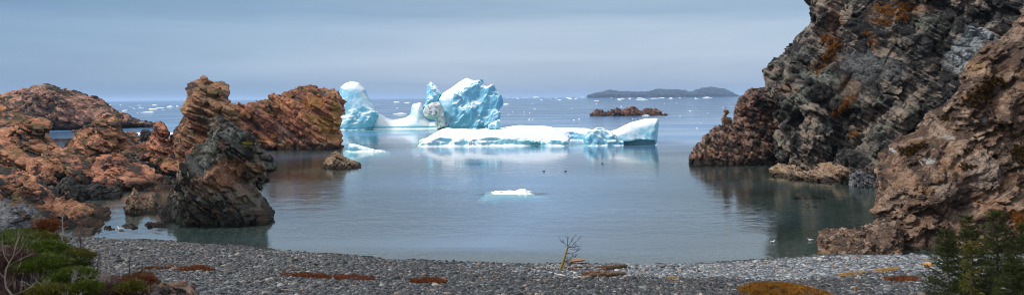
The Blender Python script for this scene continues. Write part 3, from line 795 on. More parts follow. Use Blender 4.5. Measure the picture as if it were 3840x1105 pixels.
# the flat berg in front
flat_base = np.array((10.0, 210.0, 0.0))
flat = empty('iceberg', flat_base)
tag(flat, 'long flat snow topped iceberg with a raised wedge at its right end', 'iceberg')
ice_part('deck', [
    Prim([(1582, 580), (1583, 531), (1608, 511), (1648, 488), (1675, 481), (1701, 486), (1742, 485), (1773, 489), (1835, 484), (1880, 482), (1951, 472), (2031, 473), (2070, 478), (2110, 490), (2125, 505), (2118, 530), (2110, 580)], 213, 8.5, yaw=-0.01, lean=0.9, flare=0.1, k=2.2)],
    0.22, ice_octs(5, 0.95, 0.006, 4, zmax=2.6, tall=0.9, notch=0.5), M_ICE_FLAT, flat, flat_base, seed=111)
ice_part('rear_shelf', [
    Prim([(1990, 560), (2000, 476), (2107, 480), (2196, 482), (2230, 489), (2290, 494), (2300, 560)], 236, 7, lean=0.6, flare=0.1, k=2.2)],
    0.24, ice_octs(3, 0.9, 0.006, 3, zmax=2.8, notch=0.4), M_ICE, flat, flat_base, seed=112)
ice_part('bow_lump', [
    Prim([(2205, 580), (2200, 540), (2194, 515), (2200, 508), (2228, 490), (2262, 487), (2290, 495), (2315, 508), (2338, 525), (2325, 580)], 209, 5.5, lean=0.3, flare=0.05, k=2.5)],
    0.22, ice_octs(2.8, 1.0, 0.006, 3, notch=0.3), M_ICE, flat, flat_base, seed=113)
ice_part('wedge', [
    Prim([(2268, 580), (2285, 496), (2330, 478), (2374, 460), (2419, 449), (2463, 445), (2470, 462), (2464, 490), (2461, 526), (2469, 546), (2468, 580)], 213, 8, yaw=-0.02, lean=0.3, flare=0.05, k=2.6),
    Prim([(2318, 585), (2322, 536), (2345, 528), (2400, 524), (2458, 525), (2461, 585)], 205.5, 2.6, k=0.8, op='sub')],
    0.22, ice_octs(4, 0.22, 0.006, 3, notch=0.2), M_ICE_FLAT, flat, flat_base, seed=114)
foot(1610, 2470, 551, 3, 16, flat, flat_base, 5, 0.4, 8)
o = ice_part('ice_block', [
    Prim([(1833, 482), (1836, 470), (1845, 459), (1860, 456), (1873, 453), (1880, 463), (1881, 474), (1872, 484)], 216, 2.2, k=1.6)],
    0.16, ice_octs(1.6, 0.9), M_ICE_FLAT, seed=115, zmin=3)
tag(o, 'rounded block of ice sitting on top of the long flat berg', 'ice block')

# small pieces in the cove
b = np.array((*on_water(1370, 570)[:2], 0.0)); bit = empty('bergy_bit', b)
tag(bit, 'small turquoise edged bergy bit afloat beside the pyramid rock', 'ice floe')
ice_part('ice_hump', [
    Prim([(1286, 600), (1287, 568), (1312, 566), (1307, 552), (1310, 541), (1325, 538), (1341, 540), (1370, 552), (1413, 561), (1461, 571), (1455, 600)], 190, 3.0, lean=0.4, flare=0.1, k=1.2)],
    0.16, ice_octs(2.4, 0.45, 0.01, 3, notch=0.15), M_ICE_FLAT, bit, b, seed=121)
foot(1285, 1462, 574, 2, 7, bit, b, 6, 0.2, 1.5)
b = np.array((*on_water(1930, 726)[:2], 0.0)); fl = empty('ice_floe', b)
tag(fl, 'low white floe with submerged green rim, alone in the middle of the cove', 'ice floe')
ice_part('ice_slab', [
    Prim([(1812, 750), (1818, 725), (1857, 720), (1900, 719), (1938, 719), (1950, 714), (1962, 716), (1969, 710), (1978, 718), (2004, 724), (2000, 750)], 105.5, 2.2, lean=0.8, k=0.35)],
    0.09, ice_octs(1.0, 0.3, 0.01), M_ICE_FLAT, fl, b, seed=122)
foot(1800, 2052, 728, 1.5, 3.4, fl, b, 8, 0.2, 0.3)
o = ice_part('ice_strip', [
    Prim([(2864, 640), (2866, 582), (2880, 577), (2910, 576), (2945, 578), (2955, 590), (2950, 640)], 171, 4, lean=0.5, k=1)],
    0.2, ice_octs(2, 0.5), M_ICE, seed=123, frac=0.005)
tag(o, 'strip of pale ice stranded in the gap between brown outcrop and dark cliff', 'ice')
o = ice_part('ice_strip', [
    Prim([(488, 520), (490, 498), (540, 496), (600, 496), (655, 497), (660, 520)], 300, 4, lean=0.5, k=1)],
    0.3, ice_octs(3, 0.1), M_ICE_FLAT, seed=124, frac=0.005)
tag(o, 'thin bar of turquoise ice drifting behind the charcoal skerry', 'ice')

# drift ice towards the horizon: each piece its own object
def floe_mesh(seed):
    r = np.random.default_rng(seed)
    nu = 22; vs, fs = [], []
    rad = 0.5 * (1 + 0.35 * np.array([vnoise(np.array([[math.cos(u) * 1.6 + seed, math.sin(u) * 1.6, 0.3]]), seed)[0] for u in np.linspace(0, 2 * math.pi, nu, endpoint=False)]))
    pk = r.uniform(-0.3, 0.3, 2)
    rings = ((1.0, -0.15), (1.02, 0.12), (0.9, 0.30), (0.6, 0.5), (0.25, 0.75), (0.0, 0.85))
    for s, z in rings:
        for i in range(nu):
            u = 2 * math.pi * i / nu
            zz = z * (0.7 + 0.6 * r.random()) if z > 0.1 else z
            vs.append((rad[i] * s * math.cos(u) + pk[0] * (1 - s), rad[i] * s * math.sin(u) + pk[1] * (1 - s), zz))
    for k in range(len(rings) - 1):
        for i in range(nu):
            fs.append((k * nu + i, k * nu + (i + 1) % nu, (k + 1) * nu + (i + 1) % nu, (k + 1) * nu + i))
    fs.append(tuple(range(nu))[::-1])
    me = bpy.data.meshes.new('drift_ice'); me.from_pydata(vs, [], fs); me.update(); me.materials.append(M_FLOE)
    return me
FLOES = [floe_mesh(s) for s in range(6)]
def drift(px, py, wpx, hpx, label=None, group='drift ice pieces'):
    hy = HY - 0.00852 * (px - W / 2)
    p = on_water(px, max(py, hy + 2.2))
    o = bpy.data.objects.new('drift_ice', FLOES[rng.integers(6)]); COL.objects.link(o)
    s = p[1] / FPX
    o.location = p; o.scale = (max(wpx, 2.2) * s * 0.85, max(wpx, 2.2) * s * 0.85 * rng.uniform(0.5, 0.9), max(hpx, 1.2) * s * 0.85)
    o.rotation_euler.z = rng.uniform(-0.25, 0.25)
    tag(o, label or 'small white piece of drift ice on the open sea', 'drift ice', group)
    return o
BIGF = [(575, 420, 50, 4, 'long low floe midway between headland tip and pillar'), (551, 422, 50, 4, None)]
NAMED = [(552, 422, 50, 5, 'long flat floe, lowest of those between headland and pillar'), (574, 410, 42, 5, 'flat floe just above the lowest one left of the pillar'),
         (639, 402, 24, 8, 'humped white floe nearest the tall pillar, on its left'), (467, 416, 20, 6, 'short thick floe over the headland tip'), (407, 395, 20, 4, 'thin floe touching the headland slope'),
         (2012, 361, 30, 7, 'peaked white iceberg far off on the horizon, left of the blue island'), (2446, 358, 20, 5, 'tiny white berg in front of the middle of the blue island'),
         (2738, 358, 30, 9, 'white peaked berg at the right tip of the blue island'), (2655, 367, 40, 5, 'long pale floe before the right half of the blue island'),
         (2411, 374, 50, 4, 'long thin floe below the middle of the blue island'), (1502, 427, 64, 5, 'long floe seen through the dip of the arched iceberg'), (1488, 384, 30, 5, 'flat floe high in the dip of the arched iceberg'), (1528, 386, 24, 4, 'smaller floe beside it in the dip of the arched iceberg, to the right'),
         (1900, 392, 26, 6, 'flat floe just right of the arched iceberg block')]
for px, py, ww, hh, lab in NAMED: drift(px, py, ww, hh, lab, None)
for px, py, ww, hh in [(520, 396, 9, 3), (580, 394, 20, 4), (665, 399, 12, 5), (678, 404, 5, 3), (499, 405, 6, 3), (526, 400, 5, 4), (600, 405, 40, 2), (530, 404, 22, 2), (516, 423, 5, 2), (945, 385, 4, 2), (900, 400, 14, 2), (935, 399, 8, 3),
                       (1940, 363, 16, 3), (1962, 366, 10, 3), (1905, 367, 12, 3), (1973, 362, 24, 2), (2030, 375, 10, 4), (2097, 376, 18, 3), (2132, 368, 26, 3), (2140, 372, 22, 3), (2158, 372, 12, 3), (2085, 369, 12, 3), (2053, 364, 26, 2), (2185, 366, 30, 3), (2210, 366, 24, 3), (2237, 378, 20, 3), (2255, 366, 22, 3), (2290, 362, 16, 3),
                       (2328, 371, 32, 4), (2362, 372, 10, 4), (2400, 367, 22, 3), (2322, 376, 16, 3), (2456, 370, 40, 3), (2480, 368, 30, 3), (2515, 370, 20, 5), (2608, 370, 10, 5), (2550, 367, 10, 2), (2492, 388, 4, 2), (2538, 387, 4, 2), (2236, 391, 8, 2), (1997, 391, 5, 2), (2006, 408, 9, 3), (1922, 421, 5, 2), (1965, 420, 5, 2), (1986, 423, 7, 2), (1967, 427, 4, 2), (1906, 429, 6, 2), (1985, 448, 10, 3), (1998, 448, 6, 3), (2152, 450, 10, 2), (2172, 447, 9, 3), (2144, 407, 6, 2), (2330, 400, 10, 3), (2373, 445, 7, 2), (2384, 445, 4, 2), (2588, 416, 8, 2), (2550, 434, 6, 2), (2498, 438, 5, 2), (2710, 403, 6, 2), (2654, 424, 3, 2), (2614, 481, 9, 2), (2628, 462, 4, 2), (2420, 433, 36, 3), (2295, 490, 5, 2), (1490, 405, 8, 2), (1560, 401, 5, 2), (1660, 620, 5, 2)]:
    drift(px, py, ww, hh)
for i in range(18):
    px = rng.uniform(1900, 2760); drift(px, HY - 0.00852 * (px - W / 2) + 2.0 + rng.exponential(2.5), rng.uniform(6, 22), rng.uniform(1.5, 3))
for i in range(5):
    px = rng.uniform(420, 690); drift(px, HY - 0.00852 * (px - W / 2) + rng.uniform(12, 40), rng.uniform(4, 14), rng.uniform(1.5, 3))
# ------------------------------------------------------------------ ground: hillside, beach and sea bed in one sheet
SHORE = [(-300, 868), (0, 878), (215, 884), (395, 893), (653, 905), (899, 922), (1029, 936), (1491, 973), (1864, 986), (2237, 991), (2684, 986), (2908, 971), (3072, 957), (3280, 954), (4100, 954)]
sp = np.array([on_water(*p)[:2] for p in SHORE])
def shore_y(x): return np.interp(x, sp[:, 0], sp[:, 1])
def smax_np(a, b, k): return -smin(-a, -b, k)
def ground_z(x, y):
    x = np.asarray(x, float); y = np.asarray(y, float)
    s = shore_y(x) - y
    sea = np.maximum(s * 0.10, -1.0) + np.where(s < -10, (s + 10) * 0.12, 0); sea = np.maximum(sea, -14)
    land = 0.15 * s + 0.10 * np.clip(s - 22, 0, None)
    z = np.where(s < 0, sea, land)
    land = np.where(y < 27.5, np.minimum(land, CAMZ - 0.293 * y - 0.25), land)
    z = np.where(s < 0, sea, land)
    hill = 9.1 - 0.55 * np.clip(x + 20.5, 0, None) - 0.75 * np.clip(y - 28, 0, None) - 0.02 * np.clip(24 - y, 0, None) ** 2
    hill = hill + 0.08 * np.clip(-(x + 20.5), 0, 12)
    cap = CAMZ - 0.34 * y - 0.2 - 0.02 * np.abs(x)       # stay below the frame close to the viewpoint
    z = smax_np(z, hill, 0.8)
    z = np.where(y < 22, np.minimum(z, cap), z)
    return z
# every rock stands on a shelf that slopes away under the water
FP = []
for nm_, (o_, v_, q_) in [(k_, r_) for k_, r_ in ALL_ROCKS]:
    m_ = np.abs(v_[:, 2]) < 0.6
    if v_[m_].size and v_[:, 1].min() < 260:
        FP.append(np.unique(np.round(v_[m_][:, :2] / 1.2).astype(int), axis=0) * 1.2)
FP = np.concatenate(FP); FP = FP[FP[:, 1] < 260]
def rock_dist(x, y):
    P = np.stack((x, y), 1)
    def job(p):
        return np.sqrt(((p[:, None, :] - FP[None]) ** 2).sum(-1).min(1)) if len(p) else np.zeros(0)
    return pmap(job, P, 400)
gx = np.unique(np.concatenate((np.arange(-72, 80, 0.7), np.arange(-140, 140, 3.0), np.sign(np.linspace(-1, 1, 61)) * np.abs(np.linspace(-1, 1, 61)) ** 4 * 30000)))
gy = np.unique(np.concatenate((np.arange(-6, 100, 0.7), np.arange(100, 270, 3.0), 270 + np.linspace(0, 1, 40) ** 4 * 40000, -6 - np.linspace(0, 1, 8) ** 3 * 300)))
GX, GY = np.meshgrid(gx, gy, indexing='ij')
GZ = ground_z(GX, GY)
near = (np.abs(GX) < 140) & (GY > 50) & (GY < 270) & (GZ < 0.2)
GZ[near] = np.maximum(GZ[near], np.maximum(-0.4 - 0.12 * rock_dist(GX[near], GY[near]), -14))
GN = fbm(np.stack((GX.ravel(), GY.ravel(), 0 * GX.ravel()), 1) * 0.35, 5, 4).reshape(GX.shape)
GZ = GZ + np.where(GZ > 0.3, GN * 0.12, 0)
ni, nj = GX.shape
ii, jj = np.meshgrid(np.arange(ni - 1), np.arange(nj - 1), indexing='ij')
a = (ii * nj + jj).ravel()
quads = np.stack((a, a + nj, a + nj + 1, a + 1), 1)
t = NT('ground')
geo = t.N('ShaderNodeNewGeometry'); pos = geo.outputs['Position']
z = t.N('ShaderNodeSeparateXYZ', {0: pos}).outputs[2]
peb = t.N('ShaderNodeTexVoronoi', {'Vector': pos, 'Scale': 5.0})
pc = t.ramp(t.N('ShaderNodeSeparateColor', {0: peb.outputs['Color']}).outputs[0], [(0, C(.025, .025, .027)), (0.6, C(.07, .07, .072)), (0.9, C(.13, .125, .12)), (1, C(.2, .15, .1))])
heath = t.ramp(t.noise(pos, 1.4, 6, 0.65), [(0.3, C(.018, .013, .010)), (0.5, C(.06, .035, .022)), (0.62, C(.10, .05, .02)), (0.75, C(.04, .045, .015))])
bed = t.ramp(t.noise(pos, 0.25, 5, 0.6), [(0.35, C(.005, .016, .010)), (0.6, C(.016, .03, .014)), (0.75, C(.06, .05, .025))])
c = t.mix(t.rng(z, 3.6, 4.6), pc, heath)
c = t.mix(t.rng(z, -1.6, -0.5, 1.0, 0.0), c, bed)
bmp = t.N('ShaderNodeBump', {'Strength': 0.8, 'Distance': 0.12, 'Height': t.noise(pos, 6, 4, 0.6)})
bs = t.N('ShaderNodeBsdfPrincipled', {'Base Color': c, 'Roughness': 0.9, 'Normal': bmp.outputs[0]})
t.L(bs.outputs[0], t.out.inputs[0])
ground = link('ground', np.stack((GX.ravel(), GY.ravel(), GZ.ravel()), 1), quads, t.m, smooth=True)
tag(ground, 'hillside, pebble beach slope and sea bed', kind='structure')

# ------------------------------------------------------------------ water
t = NT('sea_water')
geo = t.N('ShaderNodeNewGeometry'); pos = geo.outputs['Position']
mpA = t.N('ShaderNodeMapping', {'Vector': pos, 'Scale': (0.55, 1.0, 1.0)}).outputs[0]
big = t.noise(t.N('ShaderNodeMapping', {'Vector': pos, 'Scale': (0.010, 0.034, 1.0)}).outputs[0], 1.0, 4, 0.55, dist=0.6)
r1 = t.noise(mpA, 1.5, 3, 0.6)
r2 = t.noise(mpA, 0.32, 3, 0.55)
r3 = t.noise(mpA, 5.0, 2, 0.5)
hgt = t.math('ADD', t.math('MULTIPLY', r1, 0.16), t.math('ADD', t.math('MULTIPLY', r2, 0.30), t.math('MULTIPLY', r3, 0.03)))
patch = t.rng(big, 0.40, 0.62, 0.25, 1.0)
ysep = t.N('ShaderNodeSeparateXYZ', {0: pos}).outputs[1]
far = t.rng(ysep, 150, 600, 1.0, 2.2)
bump = t.N('ShaderNodeBump', {'Strength': t.math('MULTIPLY', patch, 0.22), 'Distance': far, 'Height': hgt})
cosv = t.N('ShaderNodeVectorMath', {0: geo.outputs['Incoming'], 1: (0, 0, 1)}, operation='DOT_PRODUCT').outputs['Value']
slope = t.math('MULTIPLY', patch, t.rng(ysep, 110, 420, 0.075, 0.19))         # rms wave slope: calm cove, ruffled open sea
ce = t.math('SQRT', t.math('ADD', t.math('MULTIPLY', cosv, cosv), t.math('MULTIPLY', slope, slope)))
frs = t.math('ADD', 0.02, t.math('MULTIPLY', 0.98, t.math('POWER', t.math('SUBTRACT', 1.0, ce, True), 5.0)))
gl = t.N('ShaderNodeBsdfGlossy', {'Color': C(1, 1, 1), 'Roughness': t.math('MULTIPLY', slope, 0.55), 'Normal': bump.outputs[0]})
dp = t.N('ShaderNodeAttribute', attribute_name='depth').outputs['Fac']
turb = t.math('SUBTRACT', 1.0, t.math('POWER', 2.718, t.math('MULTIPLY', t.math('POWER', dp, 3.0), -0.008)))       # light scattered back by the water column
df = t.N('ShaderNodeBsdfDiffuse', {'Color': C(.19, .37, .64)})
tr = t.N('ShaderNodeBsdfTransparent', {'Color': t.mix(turb, C(.55, .70, .66), C(.16, .46, .56))})
under = t.N('ShaderNodeMixShader', {0: t.math('SUBTRACT', 1.0, t.math('MULTIPLY', turb, t.rng(ysep, 180, 600, 0.78, 0.42)))}); t.L(df.outputs[0], under.inputs[1]); t.L(tr.outputs[0], under.inputs[2])
mx = t.N('ShaderNodeMixShader', {0: frs}); t.L(under.outputs[0], mx.inputs[1]); t.L(gl.outputs[0], mx.inputs[2])
t.L(mx.outputs[0], t.out.inputs[0])
wx = np.unique(np.concatenate((np.arange(-140, 141, 2.0), (-40000, -3000, -400, 400, 3000, 40000))))
wy = np.unique(np.concatenate((np.arange(46, 112, 0.8), np.arange(112, 360, 2.0), (40, 380, 500, 1000, 5000, 40000))))
WX, WY = np.meshgrid(wx, wy, indexing='ij')
wv = np.stack((WX.ravel(), WY.ravel(), 0 * WX.ravel()), 1)
ni, nj = WX.shape
ii, jj = np.meshgrid(np.arange(ni - 1), np.arange(nj - 1), indexing='ij')
a = (ii * nj + jj).ravel()
water = link('water', wv, np.stack((a, a + nj, a + nj + 1, a + 1), 1), t.m)
dep = -ground_z(wv[:, 0], wv[:, 1]) * 6.0
nr = (np.abs(wv[:, 0]) <= 140) & (wv[:, 1] <= 270)
dep[nr] = np.minimum(dep[nr], np.minimum(0.4 + 0.12 * rock_dist(wv[nr, 0], wv[nr, 1]), 14))
for fx, fy, fa, fb in FEET:                     # thin water over the submerged feet of the ice
    e = np.sqrt(((wv[:, 0] - fx) / fa) ** 2 + ((wv[:, 1] - fy) / fb) ** 2)
    dep = np.minimum(dep, np.clip((e - 0.85) * 20, 0, 20) + 0.4)
attr(water, 'depth', np.clip(dep, 0, 14))
tag(water, 'calm grey blue sea with rippled patches', kind='structure')

# ------------------------------------------------------------------ gravel
ICO_V, ICO_F = None, None
def ico():
    g = (1 + 5 ** 0.5) / 2
    v = np.array([(-1, g, 0), (1, g, 0), (-1, -g, 0), (1, -g, 0), (0, -1, g), (0, 1, g), (0, -1, -g), (0, 1, -g), (g, 0, -1), (g, 0, 1), (-g, 0, -1), (-g, 0, 1)]) / math.sqrt(1 + g * g)
    f = np.array([(0, 11, 5), (0, 5, 1), (0, 1, 7), (0, 7, 10), (0, 10, 11), (1, 5, 9), (5, 11, 4), (11, 10, 2), (10, 7, 6), (7, 1, 8), (3, 9, 4), (3, 4, 2), (3, 2, 6), (3, 6, 8), (3, 8, 9), (4, 9, 5), (2, 4, 11), (6, 2, 10), (8, 6, 7), (9, 8, 1)])
    return v, f
ICO_V, ICO_F = ico()
def sub_ico(v, f):
    v = v.tolist(); cache = {}; nf = []
    def mid(a, b):
        k = (min(a, b), max(a, b))
        if k not in cache:
            m = np.array(v[a]) + np.array(v[b]); v.append((m / np.linalg.norm(m)).tolist()); cache[k] = len(v) - 1
        return cache[k]
    for a, b, c in f:
        ab, bc, ca = mid(a, b), mid(b, c), mid(c, a)
        nf += [(a, ab, ca), (b, bc, ab), (c, ca, bc), (ab, bc, ca)]
    return np.array(v), np.array(nf)
ICO2_V, ICO2_F = sub_ico(ICO_V, ICO_F)

def ground_at(x, y):
    return ground_z(x, y) + fbm(np.stack((np.atleast_1d(x), np.atleast_1d(y), 0 * np.atleast_1d(x)), 1) * 0.35, 5, 4) * 0.12

def pebble_field(P, size, cols, seed, name, mat):
    r = np.random.default_rng(seed)
    n = len(P)
    sc = size[:, None] * np.stack((r.uniform(0.75, 1.35, n), r.uniform(0.6, 1.0, n), r.uniform(0.32, 0.62, n)), 1)
    a = r.uniform(0, 2 * math.pi, n); tx = r.normal(0, 0.22, n)
    V = ICO_V[None] * sc[:, None, :] * (1 + 0.16 * r.standard_normal((n, len(ICO_V), 1)))
    y2 = V[:, :, 1] * np.cos(tx)[:, None] - V[:, :, 2] * np.sin(tx)[:, None]
    z2 = V[:, :, 1] * np.sin(tx)[:, None] + V[:, :, 2] * np.cos(tx)[:, None]
    x3 = V[:, :, 0] * np.cos(a)[:, None] - y2 * np.sin(a)[:, None]
    y3 = V[:, :, 0] * np.sin(a)[:, None] + y2 * np.cos(a)[:, None]
    V = np.stack((x3, y3, z2), -1) + P[:, None, :]
    k = len(ICO_V)
    F = (ICO_F[None] + (np.arange(n) * k)[:, None, None]).reshape(-1, 3)
    o = link(name, V.reshape(-1, 3), F, mat, smooth=True, loc=P.mean(0))
    attr_color(o, 'stone', np.repeat(cols, k, axis=0))
    return o

M_PEB = simple_mat('pebble', C(1, 1, 1), 0.6, 0.25, 12.0, 0.4, 'stone')
n = 430000
yy = rng.uniform(27.6, 80, n); xx = rng.uniform(-0.98, 0.98, n) * yy
s_ = shore_y(xx) - yy
zz = ground_at(xx, yy)
px_, py_ = project(np.stack((xx, yy, zz), 1))
hill_ = 9.1 - 0.55 * np.clip(xx + 20.5, 0, None) - 0.75 * np.clip(yy - 28, 0, None)
ok = (s_ > -0.6) & (py_ < 1230) & (px_ > -450) & (px_ < 4350) & (hill_ < zz + 0.3)
xx, yy, zz, s_, px_ = xx[ok], yy[ok], zz[ok], s_[ok], px_[ok]
n = len(xx)
size = np.exp(0.35 * fbm(np.stack((xx * 0.05, s_ * 0.5, xx * 0), 1), 91, 3)) * np.clip(rng.lognormal(math.log(0.058), 0.52, n), 0.04, 0.36)
pal = np.array([(.035, .036, .04), (.055, .058, .062), (.085, .09, .095), (.13, .135, .14), (.20, .205, .205), (.30, .29, .27), (.26, .17, .12), (.42, .36, .30)])
wts_dark = np.array([.30, .28, .18, .09, .05, .03, .05, .02]); wts_light = np.array([.05, .10, .17, .22, .22, .13, .06, .05]); wts_mix = np.array([.14, .20, .20, .16, .12, .08, .06, .04])
pn = fbm(np.stack((xx * 0.10, yy * 0.25, xx * 0), 1), 77, 4)
# pale dry stones on the upper berm and to the right, dark damp ones on the near terrace
right = np.clip((xx + 6) / 16, 0, 1)
edge = np.where(xx > -6, 9.5 + 0.16 * np.clip(xx, -6, 40), 8.0)
light = np.clip((edge - s_ + 3.0 * pn) / 1.6, 0, 1) * right + np.clip((xx - 22) / 10, 0, 1) * 0.6
light = np.clip(light, 0, 1)
left = np.clip((-xx - 4) / 14, 0, 1)
pick = lambda w: rng.choice(len(pal), n, p=w / w.sum())
pd, pl, pm = pick(wts_dark), pick(wts_light), pick(wts_mix)
u = rng.random(n)
idx_ = np.where(u < light, pl, np.where(u < light + left * 0.8, pm, pd))
cols = pal[idx_] * rng.uniform(0.6, 1.0, (n, 1)) * np.where((u < light)[:, None], np.array([[1.25, 1.33, 1.42]]), np.array([[0.85, 0.85, 0.85]]))
wet_ = np.clip(1 - s_ / 0.9, 0, 1)[:, None] * 0.6
cols = cols * (1 - wet_)
pebbles = pebble_field(np.stack((xx, yy, zz + size * 0.12), 1), size, cols.astype(f32), 5, 'pebbles', M_PEB)
tag(pebbles, 'grey cobbles of the beach', kind='stuff')
print('pebbles', n)

# bigger stones lying on the gravel
STONES = [(3358, 1002, 26, 'blue grey triangular stone standing on the pale gravel'), (3415, 1010, 20, 'flat grey stone near the pale log'), (3330, 1090, 34, 'big slate blue boulder at the bottom, left of the spruces'),
          (3475, 1080, 46, 'largest slate blue boulder, under the lowest spruce branches'), (3480, 1098, 40, 'smooth blue boulder at the bottom edge below the spruces'), (3300, 1102, 30, 'low slate boulder cut by the bottom edge'), (3440, 1075, 26, 'squarish slate stone beside the largest blue boulder'),
          (3523, 1012, 40, 'pale grey boulder behind the left spruce'), (2745, 1072, 30, 'dark pyramid stone beside the orange grass mound'), (3110, 1096, 26, 'dark stone at the right end of the orange grass mound'), (3205, 1101, 30, 'flat stone below the upright wooden stake'),
          (2245, 1012, 14, 'dark stone among the driftwood logs'), (2155, 1018, 12, 'rounded stone between driftwood branches'), (2175, 1021, 10, 'small dark stone between driftwood logs')]
M_STONE = rock_mat('beach_stone', C(.13, .15, .175), C(.19, .205, .22), C(.05, .052, .056), 0.8, wet=0.0, dark_amt=0.6, fine=0.5)
def beach_point(px, py):
    rx, rz = ray(px, py)
    y = np.arange(30, 85, 0.05); z = CAMZ + rz * y
    k = np.flatnonzero(z < ground_at(rx * y, y))
    y = y[k[0]] if len(k) else 60.0
    return np.array((rx * y, y, float(ground_at(np.array([rx * y]), np.array([y]))[0])))
for i, (px, py, wpx, lab) in enumerate(STONES):
    p = beach_point(px, py); s = wpx / FPX * p[1] * 0.5
    r = np.random.default_rng(200 + i)
    v = ICO2_V * np.array((1.0, 0.8, 0.62)) * s
    fa, ft, _ = facet(ICO2_V * 1.1 + i * 3.7, i)
    v = v * (1 + 0.22 * fa[:, None] + 0.5 * ft[:, None])
    o = link('beach_stone', v + p + np.array((0, 0, s * 0.22)), ICO2_F, M_STONE, loc=p)
    tag(o, lab, 'stone', 'large stones on the gravel')

# ------------------------------------------------------------------ rusty weed and dry grass lying on the gravel
def blades(n, pts, nrm, hgt, wid, lean, seed):
    """n small upright blades rooted at pts"""
    r = np.random.default_rng(seed)
    k = r.integers(len(pts), size=n); b = pts[k]; N = nrm[k] if nrm is not None else np.array((0, 0, 1.0))[None].repeat(n, 0)
    d = N + r.normal(0, lean, (n, 3)); d /= np.linalg.norm(d, axis=1)[:, None]
    sd_ = np.cross(d, r.normal(0, 1, (n, 3))); sd_ /= np.linalg.norm(sd_, axis=1)[:, None] + 1e-9
    h = hgt * r.uniform(0.5, 1.3, n)[:, None]; w = wid * r.uniform(0.6, 1.4, n)[:, None]
    droop = np.array((0, 0, -1.0))[None] * h * r.uniform(0, 0.35, n)[:, None]
    v = np.stack((b - sd_ * w, b + sd_ * w, b + d * h * 0.6 + sd_ * w * 0.8, b + d * h + droop, b + d * h * 0.6 - sd_ * w * 0.8), 1)
    f = np.arange(n * 5).reshape(n, 5)
    return v.reshape(-1, 3), f, k
M_RUST = simple_mat('rust_weed', C(.17, .055, .022), 0.9, 0.6, 3.0, 0.1, trans=0.2)
M_STRAW = simple_mat('straw_grass', C(.42, .25, .09), 0.9, 0.5, 3.0, 0.1, trans=0.2)
M_GOLD = simple_mat('golden_grass', C(.23, .105, .018), 0.9, 0.7, 1.5, 0.1, trans=0.2)
M_MOSS = simple_mat('cliff_grass', C(.36, .16, .04), 0.9, 0.5, 4.0, 0.1, trans=0.2)
M_DKMOSS = simple_mat('brown_scrub', C(.085, .05, .018), 0.9, 0.6, 4.0, 0.1, trans=0.2)
def weed(name, label, cat, outline, mat, n, hgt, wid, mound=0.0, seed=0, group=None):
    P = np.array(outline, float); r = np.random.default_rng(seed)
    lo, hi = P.min(0), P.max(0)
    q = r.uniform(lo, hi, (6000, 2))
    d = poly_sd(q[:, 0], q[:, 1], P)
    q = q[d > 0][:700]; dd = d[d > 0][:700]
    g = np.array([beach_point(*p) for p in q])
    prof = np.clip(dd / max(dd.max(), 1), 0, 1) ** 0.6
    g[:, 2] += 0.03 + mound * prof
    cl = np.clip(fbm(np.stack((g[:, 0] * 1.3, g[:, 1] * 1.3, 0 * g[:, 0]), 1), seed + 3, 3) * 1.6 + 0.35, 0.02, 1) * np.clip(prof * 1.6, 0.05, 1); cl /= cl.sum()
    jitter = g[r.choice(len(g), size=n, p=cl)]
    jit = jitter + np.stack((r.normal(0, 0.16, n), r.normal(0, 0.16, n), r.uniform(-0.08, 0.02, n)), 1)
    v, f, k = blades(n, jit, None, hgt, wid, 0.6, seed)
    o = link(name, v, f, mat, loc=g.mean(0))
    tag(o, label, cat, group)
    return o
weed('rust_weed', 'long thin rust red weed strip on the left gravel, beyond the dead shrubs', 'weed patch', [(515, 1010), (560, 1003), (640, 999), (700, 1000), (750, 998), (790, 1012), (800, 1019), (720, 1016), (620, 1013)], M_RUST, 3000, 0.20, 0.03, seed=1)
weed('rust_weed', 'longest rust red weed streak on the gravel in the middle of the beach', 'weed patch', [(1040, 1030), (1090, 1025), (1150, 1026), (1210, 1030), (1260, 1033), (1300, 1027), (1345, 1034), (1395, 1045), (1405, 1052), (1300, 1051), (1180, 1044), (1080, 1034)], M_RUST, 4200, 0.20, 0.03, seed=2)
weed('rust_weed', 'oval orange weed patch right of the longest red streak', 'weed patch', [(1525, 1056), (1560, 1046), (1620, 1045), (1668, 1056), (1660, 1062), (1580, 1063)], M_RUST, 2600, 0.22, 0.03, seed=3)
weed('rust_weed', 'small rust patch on the gravel left of the spruces', 'weed patch', [(3318, 1043), (3350, 1037), (3420, 1040), (3445, 1050), (3400, 1056), (3350, 1055)], M_RUST, 2000, 0.18, 0.03, seed=4)
weed('straw_grass', 'thin straw coloured line of dry grass across the pale gravel', 'grass strip', [(3135, 1035), (3180, 1024), (3260, 1016), (3330, 1010), (3380, 1006), (3375, 1011), (3280, 1024), (3200, 1034)], M_STRAW, 3500, 0.16, 0.03, seed=5)
weed('straw_grass', 'faint tan dry weed fleck on the gravel right of the driftwood', 'grass strip', [(2480, 1046), (2540, 1040), (2600, 1042), (2580, 1050), (2510, 1050)], M_STRAW, 500, 0.12, 0.03, seed=7)
weed('grass_mound', 'golden brown grass mound at the bottom edge, right of centre', 'grass mound', [(2768, 1122), (2780, 1090), (2800, 1074), (2840, 1066), (2900, 1063), (2960, 1069), (3010, 1077), (3060, 1087), (3100, 1098), (3118, 1122)], M_GOLD, 15000, 0.17, 0.018, mound=0.3, seed=6)

